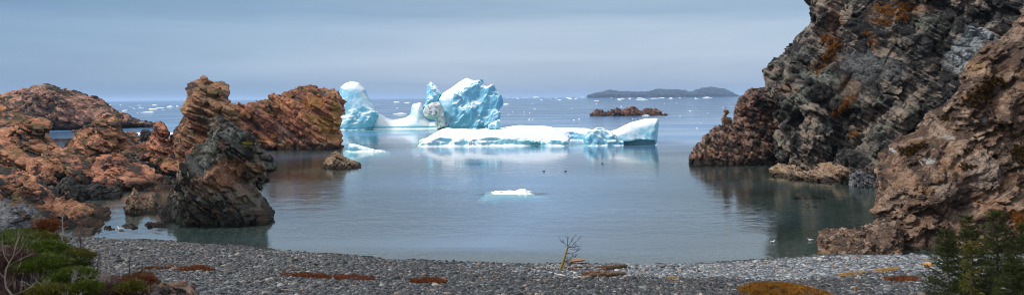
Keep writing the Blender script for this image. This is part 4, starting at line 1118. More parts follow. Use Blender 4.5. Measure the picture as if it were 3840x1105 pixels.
# ------------------------------------------------------------------ dry grass and scrub on the cliffs
def ledge_grass(rk, label, cat, spots, mat, n, hgt, wid, seed, name='grass_tuft', spread=14):
    r = np.random.default_rng(seed); pts, nr = [], []
    for px, py in spots:
        for _ in range(26):
            p, nn = hit(rk, px + r.normal(0, spread), py + r.normal(0, spread * 0.6))
            if p is not None: pts.append(p); nr.append(nn * 0.5 + np.array((0, -0.15, 0.6)))
    if len(pts) < 4: return None
    pts, nr = np.array(pts), np.array(nr)
    md = np.median(pts, 0); kk = np.linalg.norm(pts - md, axis=1) < np.linalg.norm(pts - md, axis=1).mean() * 2.5
    pts, nr = pts[kk], nr[kk]
    v, f, k = blades(n, pts + r.normal(0, 0.12, pts.shape), nr, hgt, wid, 0.45, seed)
    o = link(name, v, f, mat, loc=pts.mean(0))
    tag(o, label, cat, None)
    return o
CLIFF = ROCKS['cliff'][0]; FACE = ROCKS['hillside_crag'][0]
ledge_grass(CLIFF, 'upper orange grass streak descending the left side of the dark cliff', 'grass', [(3135, 165), (3125, 185), (3110, 205), (3120, 215), (3090, 235), (3075, 250), (3060, 265)], M_MOSS, 2600, 0.5, 0.05, 301)
ledge_grass(CLIFF, 'slanting orange grass ledge midway up the dark cliff', 'grass', [(3195, 370), (3180, 385), (3165, 400), (3150, 415), (3135, 425), (3125, 432)], M_MOSS, 2600, 0.45, 0.05, 302, spread=9)
ledge_grass(CLIFF, 'broad brown grass drape high on the dark cliff near the top edge', 'grass', [(3305, 30), (3325, 40), (3345, 45), (3380, 20), (3395, 40), (3390, 70)], M_MOSS, 2800, 0.5, 0.05, 303)
ledge_grass(CLIFF, 'small rusty grass tuft on the dark cliff beside the slanting ledge', 'grass', [(3205, 500), (3200, 505)], M_MOSS, 600, 0.4, 0.05, 304, spread=6)
ledge_grass(CLIFF, 'thin orange grass wisps under the brown drape on the dark cliff', 'grass', [(3245, 125), (3250, 130), (3300, 80), (3330, 90)], M_MOSS, 700, 0.4, 0.05, 305, spread=7)
ledge_grass(CLIFF, 'ochre grass cushion on the dark cliff above its left streak', 'grass', [(3085, 145), (3095, 140), (3105, 150)], M_MOSS, 900, 0.45, 0.05, 306, spread=9)
ledge_grass(FACE, 'dark green brown juniper mat high on the brown face', 'scrub', [(3700, 320), (3680, 335), (3690, 350), (3720, 315), (3740, 312), (3670, 360), (3650, 372), (3690, 375), (3640, 385)], M_DKMOSS, 5000, 0.35, 0.04, 311, name='juniper_mat', spread=16)
ledge_grass(FACE, 'olive grass shelf at the left edge of the brown face', 'grass', [(3380, 565), (3400, 570), (3420, 565), (3440, 555), (3460, 548)], M_DKMOSS, 3000, 0.3, 0.03, 312, spread=9)
ledge_grass(FACE, 'small dark heather cushion right of the olive shelf on the brown face', 'scrub', [(3540, 445), (3550, 440)], M_DKMOSS, 800, 0.3, 0.03, 313, spread=8)
ledge_grass(FACE, 'round dark heather cushion at the far right of the brown face', 'scrub', [(3755, 480), (3750, 475)], M_DKMOSS, 800, 0.3, 0.03, 314, spread=8)
ledge_grass(FACE, 'faint dark grass line low on the brown face above the spruces', 'grass', [(3620, 632), (3640, 630), (3630, 570)], M_DKMOSS, 900, 0.3, 0.03, 315, spread=7)
ledge_grass(FACE, 'tall ochre dead bush at the right edge above the spruces', 'bush', [(3825, 800), (3830, 830), (3835, 815), (3832, 850)], M_MOSS, 2500, 0.7, 0.03, 316, name='dead_bush', spread=9)
ledge_grass(FACE, 'dark brown scrub patch near the right edge halfway up', 'scrub', [(3810, 570), (3820, 580), (3830, 560), (3825, 600)], M_DKMOSS, 1500, 0.35, 0.04, 317, spread=12)

def stain(o, spots):
    """lichen, seepage and mineral patches: coloured areas around points of the surface"""
    me = o.data; n = len(me.vertices)
    co = np.empty(n * 3, f32); me.vertices.foreach_get('co', co); co = co.reshape(-1, 3) + np.array(o.location, f32)
    fac = np.zeros(n, f32); col = np.zeros((n, 3), f32)
    for px, py, rx, rz, c, amt in spots:
        p, nn = hit(o, px, py)
        if p is None: continue
        k = p[1] / FPX
        d = np.sqrt(((co[:, 0] - p[0]) / (rx * k)) ** 2 + ((co[:, 2] - p[2]) / (rz * k)) ** 2 + ((co[:, 1] - p[1]) / (max(rx, rz) * k * 1.6)) ** 2)
        m = d < 1.6
        dn = d[m] + 0.55 * fbm(co[m] / (max(rx, rz) * k * 0.45), 55, 4)
        f = np.clip((1.0 - dn) / 0.3, 0, 1) * amt
        w = f > fac[m]
        idm = np.flatnonzero(m)[w]
        fac[idm] = f[w]; col[idm] = c
    attr(o, 'stain', fac); attr_color(o, 'stain_colour', col)
GREY_, PALE_, RUST_, ORG_, BRN_, LICH_, YEL_ = (.36, .40, .43), (.55, .56, .55), (.26, .10, .035), (.40, .17, .08), (.22, .14, .09), (.30, .31, .24), (.42, .27, .03)
stain(CLIFF, [(3640, 170, 65, 90, (.42, .47, .50), 0.9), (3590, 230, 40, 60, GREY_, 0.6), (3120, 90, 25, 90, (.22, .10, .06), 0.8), (3060, 280, 60, 40, (.30, .32, .27), 0.7), (3000, 360, 50, 60, (.30, .31, .25), 0.6), (3180, 330, 40, 50, BRN_, 0.7), (3280, 160, 18, 30, RUST_, 0.8),
              (3230, 240, 50, 70, (.19, .20, .20), 0.7), (3230, 560, 40, 70, (.24, .22, .17), 0.7), (3350, 260, 70, 50, (.20, .20, .20), 0.6), (2960, 330, 40, 30, (.30, .17, .11), 0.8), (3110, 460, 60, 40, (.2, .2, .19), 0.6), (3440, 180, 70, 60, (.2, .19, .18), 0.6), (3320, 60, 60, 40, RUST_, 0.5), (3440, 30, 50, 30, RUST_, 0.5)])
stain(FACE, [(3480, 600, 12, 26, PALE_, 0.8), (3555, 515, 22, 10, PALE_, 0.8), (3350, 565, 6, 25, PALE_, 0.9), (3690, 450, 10, 18, PALE_, 0.8), (3455, 610, 5, 14, PALE_, 0.9), (3620, 260, 70, 40, (.42, .26, .13), 0.6), (3690, 180, 60, 60, (.20, .13, .10), 0.7), (3700, 640, 80, 60, (.40, .33, .28), 0.6), (3580, 720, 80, 50, (.42, .33, .28), 0.5), (3560, 620, 50, 30, (.40, .20, .09), 0.6), (3420, 820, 60, 60, (.30, .19, .13), 0.6), (3740, 780, 60, 60, (.30, .15, .08), 0.7), (3800, 420, 60, 50, (.26, .17, .13), 0.6), (3400, 680, 40, 60, (.36, .21, .12), 0.6)])
stain(ROCKS['sea_stack'][0], [(850, 650, 75, 70, ORG_, 0.75), (900, 720, 60, 50, (.30, .20, .14), 0.7), (800, 540, 60, 60, (.33, .35, .30), 0.85), (870, 520, 50, 40, (.36, .38, .33), 0.8), (750, 620, 40, 50, (.30, .32, .28), 0.8), (780, 570, 70, 18, (.14, .085, .04), 0.8), (930, 535, 22, 10, (.55, .5, .05), 0.9), (935, 770, 50, 40, (.34, .32, .28), 0.6), (975, 640, 14, 40, (.40, .2, .05), 0.7), (705, 700, 25, 60, (.16, .12, .09), 0.6), (705, 640, 8, 8, YEL_, 0.9)])
stain(ROCKS['bluff'][0], [(1180, 380, 50, 40, (.50, .22, .04), 0.75), (1230, 470, 45, 40, (.40, .25, .04), 0.7), (1190, 450, 40, 20, (.38, .24, .05), 0.7), (1255, 400, 14, 40, (.42, .28, .04), 0.8), (1210, 350, 40, 16, (.22, .22, .18), 0.8), (900, 480, 50, 60, (.45, .19, .12), 0.7), (1000, 470, 40, 40, (.44, .17, .11), 0.7), (1060, 500, 30, 40, (.34, .26, .22), 0.6), (1160, 530, 70, 20, (.50, .24, .16), 0.6), (1110, 480, 30, 40, (.38, .13, .10), 0.7), (1200, 540, 60, 20, (.45, .26, .18), 0.7)])
stain(ROCKS['pillar'][0], [(800, 350, 40, 25, (.26, .2, .07), 0.7), (740, 320, 30, 14, (.14, .13, .08), 0.8), (820, 430, 40, 30, (.30, .16, .05), 0.6), (720, 450, 30, 30, (.46, .20, .11), 0.7), (760, 520, 30, 60, (.48, .17, .09), 0.7), (700, 600, 30, 50, (.46, .15, .085), 0.7), (690, 440, 20, 40, (.17, .14, .09), 0.6)])
# ------------------------------------------------------------------ plants
def tubes(paths, sides=5):
    """list of (points, radii) -> verts, faces"""
    vs, fs, n0 = [], [], 0
    for P, Rr in paths:
        P = np.asarray(P, float); m = len(P)
        t = np.gradient(P, axis=0); t /= np.linalg.norm(t, axis=1)[:, None] + 1e-9
        up = np.array((0.31, 0.57, 0.76)); a = np.cross(t, up); a /= np.linalg.norm(a, axis=1)[:, None] + 1e-9
        b = np.cross(t, a)
        ang = np.linspace(0, 2 * math.pi, sides, endpoint=False)
        ring = a[:, None, :] * np.cos(ang)[None, :, None] + b[:, None, :] * np.sin(ang)[None, :, None]
        V = P[:, None, :] + ring * np.asarray(Rr)[:, None, None]
        vs.append(V.reshape(-1, 3))
        for i in range(m - 1):
            for k in range(sides):
                fs.append((n0 + i * sides + k, n0 + i * sides + (k + 1) % sides, n0 + (i + 1) * sides + (k + 1) % sides, n0 + (i + 1) * sides + k))
        fs.append(tuple(n0 + k for k in range(sides))[::-1]); fs.append(tuple(n0 + (m - 1) * sides + k for k in range(sides)))
        n0 += m * sides
    return np.concatenate(vs), fs

def branchy(r, p, d, L, rad, depth, paths, spread=0.6, nb=(2, 4), up=0.15, wob=0.25):
    """a crooked limb that divides"""
    m = 6; P = [p]; dd = d / np.linalg.norm(d)
    for i in range(m):
        dd = dd + r.normal(0, wob, 3) * 0.5 + np.array((0, 0, up * 0.3)); dd /= np.linalg.norm(dd)
        P.append(P[-1] + dd * L / m)
    P = np.array(P); Rr = np.linspace(rad, rad * 0.55, m + 1)
    paths.append((P, Rr))
    if depth <= 0: return
    for _ in range(r.integers(*nb)):
        k = r.integers(2, m + 1)
        nd = dd + r.normal(0, spread, 3); nd[2] += up
        branchy(r, P[k], nd, L * r.uniform(0.5, 0.75), Rr[k] * 0.65, depth - 1, paths, spread, nb, up, wob)

M_NEEDLE = simple_mat('spruce_needles', C(.036, .048, .009), 0.75, 0.75, 5.0, 0.25, trans=0.15)
M_NEEDLE2 = simple_mat('mat_spruce_needles', C(.070, .098, .008), 0.75, 0.85, 5.0, 0.25, trans=0.15)
M_OLIVE = simple_mat('olive_needles', C(.095, .090, .012), 0.75, 0.8, 5.0, 0.25, trans=0.15)
M_DRYBR = simple_mat('rust_needles', C(.16, .055, .02), 0.9, 0.5, 4.0, 0.1)
M_BARK = simple_mat('spruce_bark', C(.07, .055, .048), 0.9, 0.5, 12.0, 0.2)
M_DEAD = simple_mat('dead_wood_grey', C(.30, .27, .26), 0.9, 0.35, 9.0, 0.2)
M_DEADDK = simple_mat('dead_wood_dark', C(.075, .062, .062), 0.9, 0.35, 9.0, 0.2)
M_PALEW = simple_mat('bleached_wood', C(.26, .22, .175), 0.85, 0.3, 9.0, 0.2)
M_PURPLE = simple_mat('brown_twigs', C(.105, .058, .05), 0.9, 0.4, 9.0, 0.1)

def spruce(name, label, px_top, py_top, px_base, D, half_px, seed, mat=M_NEEDLE, thin=0.85, start=0.12, gaps=0.12, group='young spruces at the right'):
    r = np.random.default_rng(seed)
    top = at_depth(px_top, py_top, D)
    bx = at_depth(px_base, 1100, D)[0]
    # trunk leans from the ground up to the top
    bz = float(ground_at(np.array([bx]), np.array([D]))[0]) - 0.1
    base = np.array((bx, D, bz)); Ht = top[2] - bz; Wd = half_px / FPX * D
    root = empty(name, base); tag(root, label, 'spruce tree', group)
    m = 14; tt = np.linspace(0, 1, m)
    tr_ = base[None] * (1 - tt)[:, None] + top[None] * tt[:, None] + r.normal(0, 0.012, (m, 3)) * np.array((1, 1, 0)) * Ht * 0.3
    tr_[-1] = top
    def trunk(u): return np.array([np.interp(u, tt, tr_[:, k]) for k in range(3)])
    v, f = tubes([(tr_, 0.055 * Ht / 4.5 * (1 - tt) + 0.008)], 7)
    o = link('trunk', v, f, M_BARK, loc=base); o.parent = root; o.location = (0, 0, 0)
    limb, B = [], []
    u = start
    while u < 0.985:
        rel = (1 - u)
        nb = r.integers(4, 6)
        a0 = r.uniform(0, 6.28)
        for k in range(nb):
            if r.random() < gaps: continue
            a = a0 + 2 * math.pi * k / nb + r.normal(0, 0.25)
            L = Wd * (rel ** 0.9) * r.uniform(0.65, 1.15) * (1.0 if u > start + 0.1 else 0.8) + 0.06
            p = trunk(u + r.uniform(-0.015, 0.015))
            s = np.linspace(0, 1, 7)
            dv = np.array((math.cos(a), math.sin(a), 0.0))
            rise = 0.55 * rel * -0.35 + (1 - rel) * 0.9            # low limbs sag, top limbs rise
            P = p + dv * (s * L)[:, None] + np.array((0, 0, 1.0)) * (rise * s * L * 0.5 + 0.22 * L * s ** 3)[:, None]
            limb.append((P, 0.010 * (1 - s) * max(1, L) + 0.003))
            # side twigs in a flat spray, each bearing needles
            nt = int(6 + 15 * L)
            for q in range(nt):
                w = (q + 1) / nt
                c = np.array([np.interp(w, s, P[:, k2]) for k2 in range(3)])
                for sd_ in (-1, 1):
                    tl = (0.12 + 0.30 * L * (1 - w) ** 0.7 * min(1, w * 3)) * r.uniform(0.6, 1.2)
                    td = dv * 0.75 + np.array((-dv[1], dv[0], 0)) * sd_ * 0.75 + np.array((0, 0, r.normal(0.10, 0.22)))
                    td /= np.linalg.norm(td)
                    nn = max(2, int(tl / 0.05 * thin))
                    for e in np.linspace(0.1, 1, nn):
                        B.append(np.concatenate((c + td * tl * e, td)))
        u += r.uniform(0.028, 0.05) * (1.2 if rel > 0.5 else 1.0) * (4.5 / max(Ht, 1.5)) ** 0.5
    v, f = tubes(limb, 3)
    o = link('branches', v, f, M_BARK, loc=base); o.parent = root; o.location = (0, 0, 0)
    B = np.array(B); n = len(B)
    c, td = B[:, :3], B[:, 3:]
    vs = []
    for k in range(3):
        d = td + r.normal(0, 0.55, (n, 3)) + np.array((0, 0, 0.18)); d /= np.linalg.norm(d, axis=1)[:, None]
        sdv = np.cross(d, r.normal(0, 1, (n, 3))); sdv /= np.linalg.norm(sdv, axis=1)[:, None] + 1e-9
        ln = r.uniform(0.05, 0.095, n)[:, None]; w = r.uniform(0.008, 0.017, n)[:, None]
        vs.append(np.stack((c - sdv * w * 0.7, c + sdv * w * 0.7, c + d * ln + sdv * w * 0.4, c + d * ln - sdv * w * 0.4), 1))
    V = np.concatenate(vs).reshape(-1, 3)
    o = link('crown', V, np.arange(len(V)).reshape(-1, 4), mat, loc=base); o.parent = root; o.location = (0, 0, 0)
    return root

spruce('spruce_tree', 'leftmost spruce of the clump, its low branches sweeping out over blue boulders', 3546, 858, 3568, 25, 125, 401, gaps=0.05)
spruce('spruce_tree', 'spruce with a pointed leader second from the left in the clump', 3627, 815, 3672, 26, 115, 402)
spruce('spruce_tree', 'tallest spruce of the clump, dark narrow top against the brown face', 3733, 780, 3748, 24.5, 120, 403)
spruce('spruce_tree', 'spruce cut off by the right edge of the picture', 3852, 835, 3850, 24, 135, 404)
spruce('spruce_sapling', 'thin yellow green sapling with sparse upswept twigs standing before the clump', 3641, 905, 3640, 22.5, 45, 405, mat=M_OLIVE, thin=0.35, gaps=0.5, group=None)
spruce('spruce_tree', 'short bushy spruce low between the tallest and the edge one', 3800, 940, 3800, 23, 90, 406)

# matted shrubs of the left hillside
def mat_shrub(label, px, py, D, wpx, hpx, n, seed, mat, name='spruce_shrub', cat='shrub', tilt=0.0):
    r = np.random.default_rng(seed)
    k = D / FPX; c = at_depth(px, py, D); rx_, rz_ = wpx * k, hpx * k; ry_ = rx_ * 0.75
    gz_ = float(ground_at(np.array([c[0]]), np.array([D]))[0])
    root = empty(name, (c[0], D, gz_)); tag(root, label, cat, None)
    ncl = max(18, int(n / 70)); pads, stems = [], []
    for i in range(ncl):
        a = r.uniform(0, 6.28); q = math.sqrt(r.random()); zz = r.uniform(-0.3, 1.25) * math.sqrt(max(0, 1 - q * q * 0.9))
        pc = c + np.array((math.cos(a) * q * rx_, math.sin(a) * q * ry_, zz * rz_))
        pads.append((pc, r.choice((0.10, 0.14, 0.2, 0.28, 0.36))))
        if i % 2 == 0:
            b0 = np.array((c[0] + (pc[0] - c[0]) * 0.5, D + (pc[1] - D) * 0.5, 0.0)); b0[2] = min(float(ground_at(b0[:1], b0[1:2])[0]), pc[2] - 0.15) - 0.05
            s = np.linspace(0, 1, 6)[:, None]
            P = b0 * (1 - s) + pc * s + np.array((0, 0, -0.15)) * (s * (1 - s) * 2) + r.normal(0, 0.03, (6, 3))
            stems.append((P, np.linspace(0.03, 0.008, 6)))
    v, f = tubes(stems, 4)
    o = link('stems', v, f, M_DEADDK, loc=np.array(root.location)); o.parent = root; o.location = (0, 0, 0)
    per = n // ncl; pts, nr = [], []
    for pc, pr in pads:
        a = r.uniform(0, 6.28, per); q = np.sqrt(r.random(per)) * pr
        dz = pr * 0.55 * (1 - (q / pr) ** 2) + r.normal(0, 0.03, per)
        pts.append(pc + np.stack((np.cos(a) * q * 1.35, np.sin(a) * q, dz), 1))
        nr.append(np.stack((np.cos(a) * q / pr * 0.9, np.sin(a) * q / pr * 0.9, np.full(per, 0.7)), 1))
    pts, nr = np.concatenate(pts), np.concatenate(nr); nr /= np.linalg.norm(nr, axis=1)[:, None]
    m = len(pts)
    d = nr + r.normal(0, 0.4, (m, 3)); d /= np.linalg.norm(d, axis=1)[:, None]
    sdv = np.cross(d, r.normal(0, 1, (m, 3))); sdv /= np.linalg.norm(sdv, axis=1)[:, None] + 1e-9
    ln = r.uniform(0.05, 0.11, m)[:, None]; w = r.uniform(0.010, 0.022, m)[:, None]
    V = np.stack((pts - sdv * w, pts + sdv * w, pts + d * ln + sdv * w * 0.5, pts + d * ln - sdv * w * 0.5), 1).reshape(-1, 3)
    o = link('foliage', V, np.arange(len(V)).reshape(-1, 4), mat, loc=np.array(root.location)); o.parent = root; o.location = (0, 0, 0)
    return root
mat_shrub('bright green spruce mat at the left edge, highest on the hillside under the grey outcrop', 70, 898, 30, 88, 22, 9000, 501, M_NEEDLE2)
mat_shrub('olive topped spruce mat right of the highest one, below the dead twiggy shrub', 160, 912, 29, 62, 22, 7000, 502, M_OLIVE)
mat_shrub('green matted spruce at the left edge above the bare pale tree', 55, 935, 28, 85, 34, 8000, 503, M_NEEDLE2)
mat_shrub('flat topped green spruce pad in the middle of the hillside', 165, 950, 27, 75, 28, 9000, 504, M_NEEDLE2)
mat_shrub('olive spruce cushion at the outer edge of the hillside above the gravel', 285, 972, 27, 46, 28, 6500, 505, M_OLIVE)
mat_shrub('dark green spruce bush under the olive cushion', 235, 1004, 26, 72, 32, 9500, 506, M_NEEDLE)
mat_shrub('green spruce pad above the grey boulder on the hillside', 160, 1000, 24.5, 85, 24, 8000, 507, M_NEEDLE2)
mat_shrub('long green spruce pad stepping down towards the bottom, right of the grey boulder', 262, 1050, 24, 62, 26, 8000, 508, M_NEEDLE2)
mat_shrub('green spruce tuft at the bottom edge, below the long pad', 312, 1092, 23, 42, 22, 6000, 509, M_NEEDLE2)
mat_shrub('yellowish heath at the bottom edge left of the long pad', 175, 1098, 22.6, 60, 14, 3500, 510, M_OLIVE, name='heath_shrub')
mat_shrub('small yellow green bush among grey dead branches', 485, 1085, 24, 30, 16, 2500, 511, M_OLIVE, name='heath_shrub')
mat_shrub('rust brown scrub around the dead twiggy shrub below the grey outcrop', 175, 862, 31, 42, 24, 3500, 512, M_DRYBR, name='heath_shrub')
mat_shrub('low purple brown heath at the left edge behind the bare pale tree', 40, 1010, 24.5, 90, 60, 5000, 513, M_PURPLE, name='heath_shrub')
mat_shrub('rusty heath tussock at the lower end of the hillside beside the gravel', 520, 1060, 25.5, 50, 16, 2500, 514, M_DRYBR, name='heath_shrub')
mat_shrub('dark brown heath carpet on the slope edge at the bottom', 440, 1100, 24.5, 95, 22, 4000, 515, M_PURPLE, name='heath_shrub')

def dead_shrub(label, px, py_base, D, hpx, seed, mat, n_stem=6, spread=0.75, name='dead_shrub', cat='dead shrub', rad=0.018, depth=3, lean=(0, 0)):
    r = np.random.default_rng(seed)
    b = at_depth(px, py_base, D); L = hpx / FPX * D * 0.55
    paths = []
    for i in range(n_stem):
        d = np.array((r.normal(lean[0], 0.55), r.normal(lean[1], 0.5), 1.0))
        branchy(r, b + np.array((r.normal(0, 0.12), r.normal(0, 0.12), -0.25)), d, L * r.uniform(0.7, 1.1), rad, depth, paths, spread, (2, 5), 0.12)
    v, f = tubes(paths, 4)
    o = link(name, v, f, mat, loc=b); tag(o, label, cat, None)
    return o
dead_shrub('grey leafless twiggy shrub below the blue grey outcrop', 158, 880, 31, 95, 601, M_DEADDK, 7)
dead_shrub('tangled brown purple twigs at the left edge below the green mats', 40, 1030, 24, 110, 602, M_PURPLE, 9)
dead_shrub('leafless purple shrub at the bottom left corner', 25, 1110, 22.5, 90, 603, M_PURPLE, 8)
dead_shrub('fine grey twigs right of the bare pale tree', 140, 1060, 23, 80, 604, M_DEAD, 5, rad=0.017)
dead_shrub('grey dead branches spreading beside the dark green bush', 375, 1060, 25, 90, 605, M_DEAD, 8, rad=0.021)
dead_shrub('grey dead branches at the lower right of the hillside', 430, 1085, 25, 80, 606, M_DEAD, 8, rad=0.021)
dead_shrub('pale leafless sprig at the bottom edge in front of the green pads', 260, 1110, 22, 75, 607, M_DEAD, 4, rad=0.021)
dead_shrub('low grey dead twigs over the rusty tussock', 500, 1075, 25.5, 55, 608, M_DEAD, 6, rad=0.017)
dead_shrub('outermost grey dead twigs of the hillside, next to the gravel', 575, 1095, 26, 50, 609, M_DEAD, 5, rad=0.017)

dead_shrub('brown leafless twigs poking through the flat topped green pad', 195, 965, 26, 55, 610, M_PURPLE, 5, rad=0.016)
dead_shrub('grey leafless twigs in front of the dark green bush', 285, 1040, 23.2, 65, 611, M_DEAD, 6, rad=0.016)
dead_shrub('reddish leafless twigs at the bottom edge between the green tuft and the brown rock', 385, 1105, 23.5, 70, 612, M_PURPLE, 8, rad=0.016)

def snag(label, px0, py0, px1, py1, D, seed, mat=M_DEADDK, rad=0.045, twig=0.35):
    r = np.random.default_rng(seed)
    a, b = at_depth(px0, py0, D), at_depth(px1, py1, D)
    a[2] -= 0.5
    s = np.linspace(0, 1, 12)[:, None]
    P = a * (1 - s) + b * s + r.normal(0, 0.02, (12, 3))
    root = empty('dead_tree', a); tag(root, label, 'dead tree', None)
    v, f = tubes([(P, np.linspace(rad, 0.012, 12))], 6)
    o = link('trunk', v, f, mat, loc=a); o.parent = root; o.location = (0, 0, 0)
    paths = []
    for k in range(26):
        q = r.uniform(0.25, 0.98); p = np.array([np.interp(q, s[:, 0], P[:, i]) for i in range(3)])
        an = r.uniform(0, 6.28); d = np.array((math.cos(an), math.sin(an), r.normal(0.1, 0.35)))
        branchy(r, p, d, twig * (1.15 - q) * r.uniform(0.5, 1.3), 0.013, 2, paths, 0.5, (1, 3), 0.05)
    v, f = tubes(paths, 3)
    o = link('branches', v, f, mat, loc=a); o.parent = root; o.location = (0, 0, 0)
    return root
snag('bare grey snag standing up against the shallow water at the left', 234, 915, 236, 788, 29, 701, M_DEAD)
snag('dark crooked snag against the gravel and the flat brown rock', 300, 940, 304, 852, 28, 702)
snag('tallest bare grey snag rising over the gravel beside the green bush', 412, 1030, 412, 903, 26, 703, M_DEAD)
snag('blackened leaning snag at the right edge of the green bush', 355, 1050, 372, 945, 25.5, 704)
snag('dark snag with feathery grey twigs at the edge of the gravel', 484, 1055, 486, 968, 25.5, 705, twig=0.8)
snag('faint grey snag low at the bottom near the slope edge', 563, 1105, 565, 1012, 26, 706, M_DEADDK, 0.03, twig=0.6)
snag('slender grey snag between the tallest snag and the green bush', 392, 1040, 390, 930, 25.8, 707, M_DEAD, 0.03)

# the bare pale tree in the corner: trunk sweeping up, forking
r = np.random.default_rng(801); D = 21.5
pp = [(60, 1135), (45, 1105), (22, 1075), (18, 1040), (24, 1005), (34, 985), (48, 962), (56, 935)]
P = np.array([at_depth(x, y, D) for x, y in pp])
root = empty('bare_tree', P[0]); tag(root, 'bare pale tree with crooked forking trunk in the bottom left corner', 'tree')
v, f = tubes([(P, np.linspace(0.036, 0.012, len(P)))], 7)
o = link('trunk', v, f, M_PALEW, loc=P[0]); o.parent = root; o.location = (0, 0, 0)
paths = []
for k, dx, dz, L in ((3, -0.8, 0.5, 0.5), (4, 0.9, 0.7, 0.75), (5, -0.6, 1.0, 0.75), (6, 1.0, 0.8, 0.7), (7, -0.3, 1.0, 0.4), (7, 0.5, 1.0, 0.45), (2, 1.0, 0.3, 0.7), (1, 1.0, 0.4, 0.6)):
    branchy(r, P[k], np.array((dx, r.normal(0, 0.3), dz)), L, 0.012, 3, paths, 0.55, (2, 5), 0.18)
v, f = tubes(paths, 4)
o = link('branches', v, f, M_PALEW, loc=P[0]); o.parent = root; o.location = (0, 0, 0)

# rocks of the hillside
def hill_rock(label, pts, D, T, seed, mat, L):
    rock('hillside_boulder', label, 'boulder', [Prim(pts, D, T, lean=0.25, k=T * 0.6)], 0.04, L, mat, bed=(0.4, -0.3, 0.8), seed=seed, thin=0.5, a=0.14, zmin=3.0, bedamp=0.3)
hill_rock('grey angular boulder among the green mats, lower left', [(184, 1120), (184, 1072), (200, 1055), (232, 1050), (244, 1066), (240, 1120)], 22.8, 0.45, 811, M_GREY, 0.7)
hill_rock('grey slab at the bottom edge, right of the bare pale tree', [(100, 1125), (102, 1085), (125, 1068), (150, 1070), (172, 1085), (176, 1125)], 22.4, 0.4, 812, M_GREY, 0.7)
rock('hillside_boulder', 'brown rocky end of the hillside, sloping to the gravel at the bottom', 'boulder', [
    Prim([(330, 1150), (380, 1075), (470, 1052), (540, 1050), (600, 1070), (660, 1092), (720, 1112), (720, 1150)], 27, 1.6, lean=0.35, flare=0.2, k=0.8)], 0.05, 1.9, M_RED, bed=(0.5, -0.3, 0.8), seed=813, thin=0.4, a=0.13, zmin=3.0)
# ------------------------------------------------------------------ driftwood
M_DRIFT = simple_mat('driftwood', C(.16, .095, .06), 0.85, 0.45, 7.0, 0.2)
M_DRIFTPALE = simple_mat('bleached_driftwood', C(.48, .43, .40), 0.85, 0.3, 7.0, 0.2)
M_MOSSY = simple_mat('lichened_trunk', C(.22, .165, .05), 0.9, 0.6, 9.0, 0.2)
r = np.random.default_rng(901)
b = beach_point(2102, 1016); D = b[1]
root = empty('dead_sapling', b); tag(root, 'leaning dead sapling with mossy yellow stem, standing up from the driftwood heap', 'dead tree')
tp = [(2102, 1018), (2103, 1003), (2108, 992), (2116, 970), (2122, 950), (2127, 932), (2129, 922)]
P = np.array([at_depth(x, y, D) for x, y in tp]); P[0, 2] -= 0.15
v, f = tubes([(P, np.array((0.15, 0.135, 0.115, 0.098, 0.085, 0.07, 0.055)))], 7)
o = link('trunk', v, f, M_MOSSY, loc=b); o.parent = root; o.location = (0, 0, 0)
pts_ = [([(2129, 922), (2128, 905), (2127, 890)], .022), ([(2129, 924), (2118, 912), (2104, 902)], .022), ([(2129, 924), (2140, 908), (2150, 892)], .028), ([(2128, 926), (2145, 920), (2160, 905), (2164, 900)], .026), ([(2128, 930), (2150, 925), (2170, 921)], .024),
        ([(2122, 948), (2140, 950), (2158, 944), (2165, 938)], .028), ([(2130, 946), (2145, 952), (2152, 962)], .024), ([(2150, 955), (2142, 963), (2134, 970)], .026), ([(2128, 930), (2142, 934), (2150, 931)], .018), ([(2112, 982), (2120, 979), (2130, 975)], .045)]
paths = []
for q, rad in pts_:
    Q = np.array([at_depth(x, y, D + r.normal(0, 0.25)) for x, y in q]); Q[0, 1] = D
    paths.append((Q, np.linspace(rad, rad * 0.5, len(Q))))
    for _ in range(5):
        k = r.integers(1, len(Q)); branchy(r, Q[k], Q[-1] - Q[0] + r.normal(0, 0.25, 3), 0.4, 0.013, 1, paths, 0.7, (1, 4), 0.2)
v, f = tubes(paths, 4)
o = link('branches', v, f, M_DEADDK, loc=b); o.parent = root; o.location = (0, 0, 0)

def log(name, label, p0, p1, rad, mat, seed, lift=0.03, kink=0.04, taper=0.7):
    r = np.random.default_rng(seed)
    a, c = beach_point(*p0), beach_point(*p1)
    a[2] += rad * 0.7 + lift; c[2] += rad * 0.7 + lift
    s = np.linspace(0, 1, 12)[:, None]
    P = a * (1 - s) + c * s + r.normal(0, kink, (12, 3)) * np.array((1, 1, 0.5))
    v, f = tubes([(P, rad * np.linspace(1, taper, 12) * r.uniform(0.85, 1.15, 12))], 8)
    o = link(name, v, f, mat, loc=a); tag(o, label, 'driftwood', None)
log('driftwood_log', 'thick brown driftwood log, right end raised, right of the dead sapling', (2262, 1013), (2348, 1003), 0.216, M_DRIFT, 911, 0.05)
log('driftwood_log', 'long thin brown pole lying behind the thick log', (2150, 1003), (2268, 1005), 0.095, M_DRIFT, 912, 0.05)
log('driftwood_log', 'long straight driftwood log lowest on the gravel', (2215, 1040), (2340, 1033), 0.162, M_DRIFT, 913, 0.08)
log('driftwood_log', 'greyish driftwood log lying just behind the lowest one', (2205, 1029), (2335, 1030), 0.135, M_DRIFT, 914, 0.08)
log('driftwood_branch', 'bleached white branch at the lower left of the sapling foot', (2064, 1026), (2120, 1037), 0.081, M_DRIFTPALE, 915)
log('driftwood_branch', 'pale branch lying between the sapling and the lowest logs', (2150, 1042), (2215, 1040), 0.068, M_DRIFTPALE, 916)
log('driftwood_branch', 'dark broken branch under the sapling, pointing right', (2110, 1000), (2160, 1018), 0.095, M_DRIFT, 917, 0.1)
log('driftwood_branch', 'short reddish chunk of wood between the pale branch and the logs', (2190, 1034), (2200, 1029), 0.121, M_DRYBR, 918, 0.05)
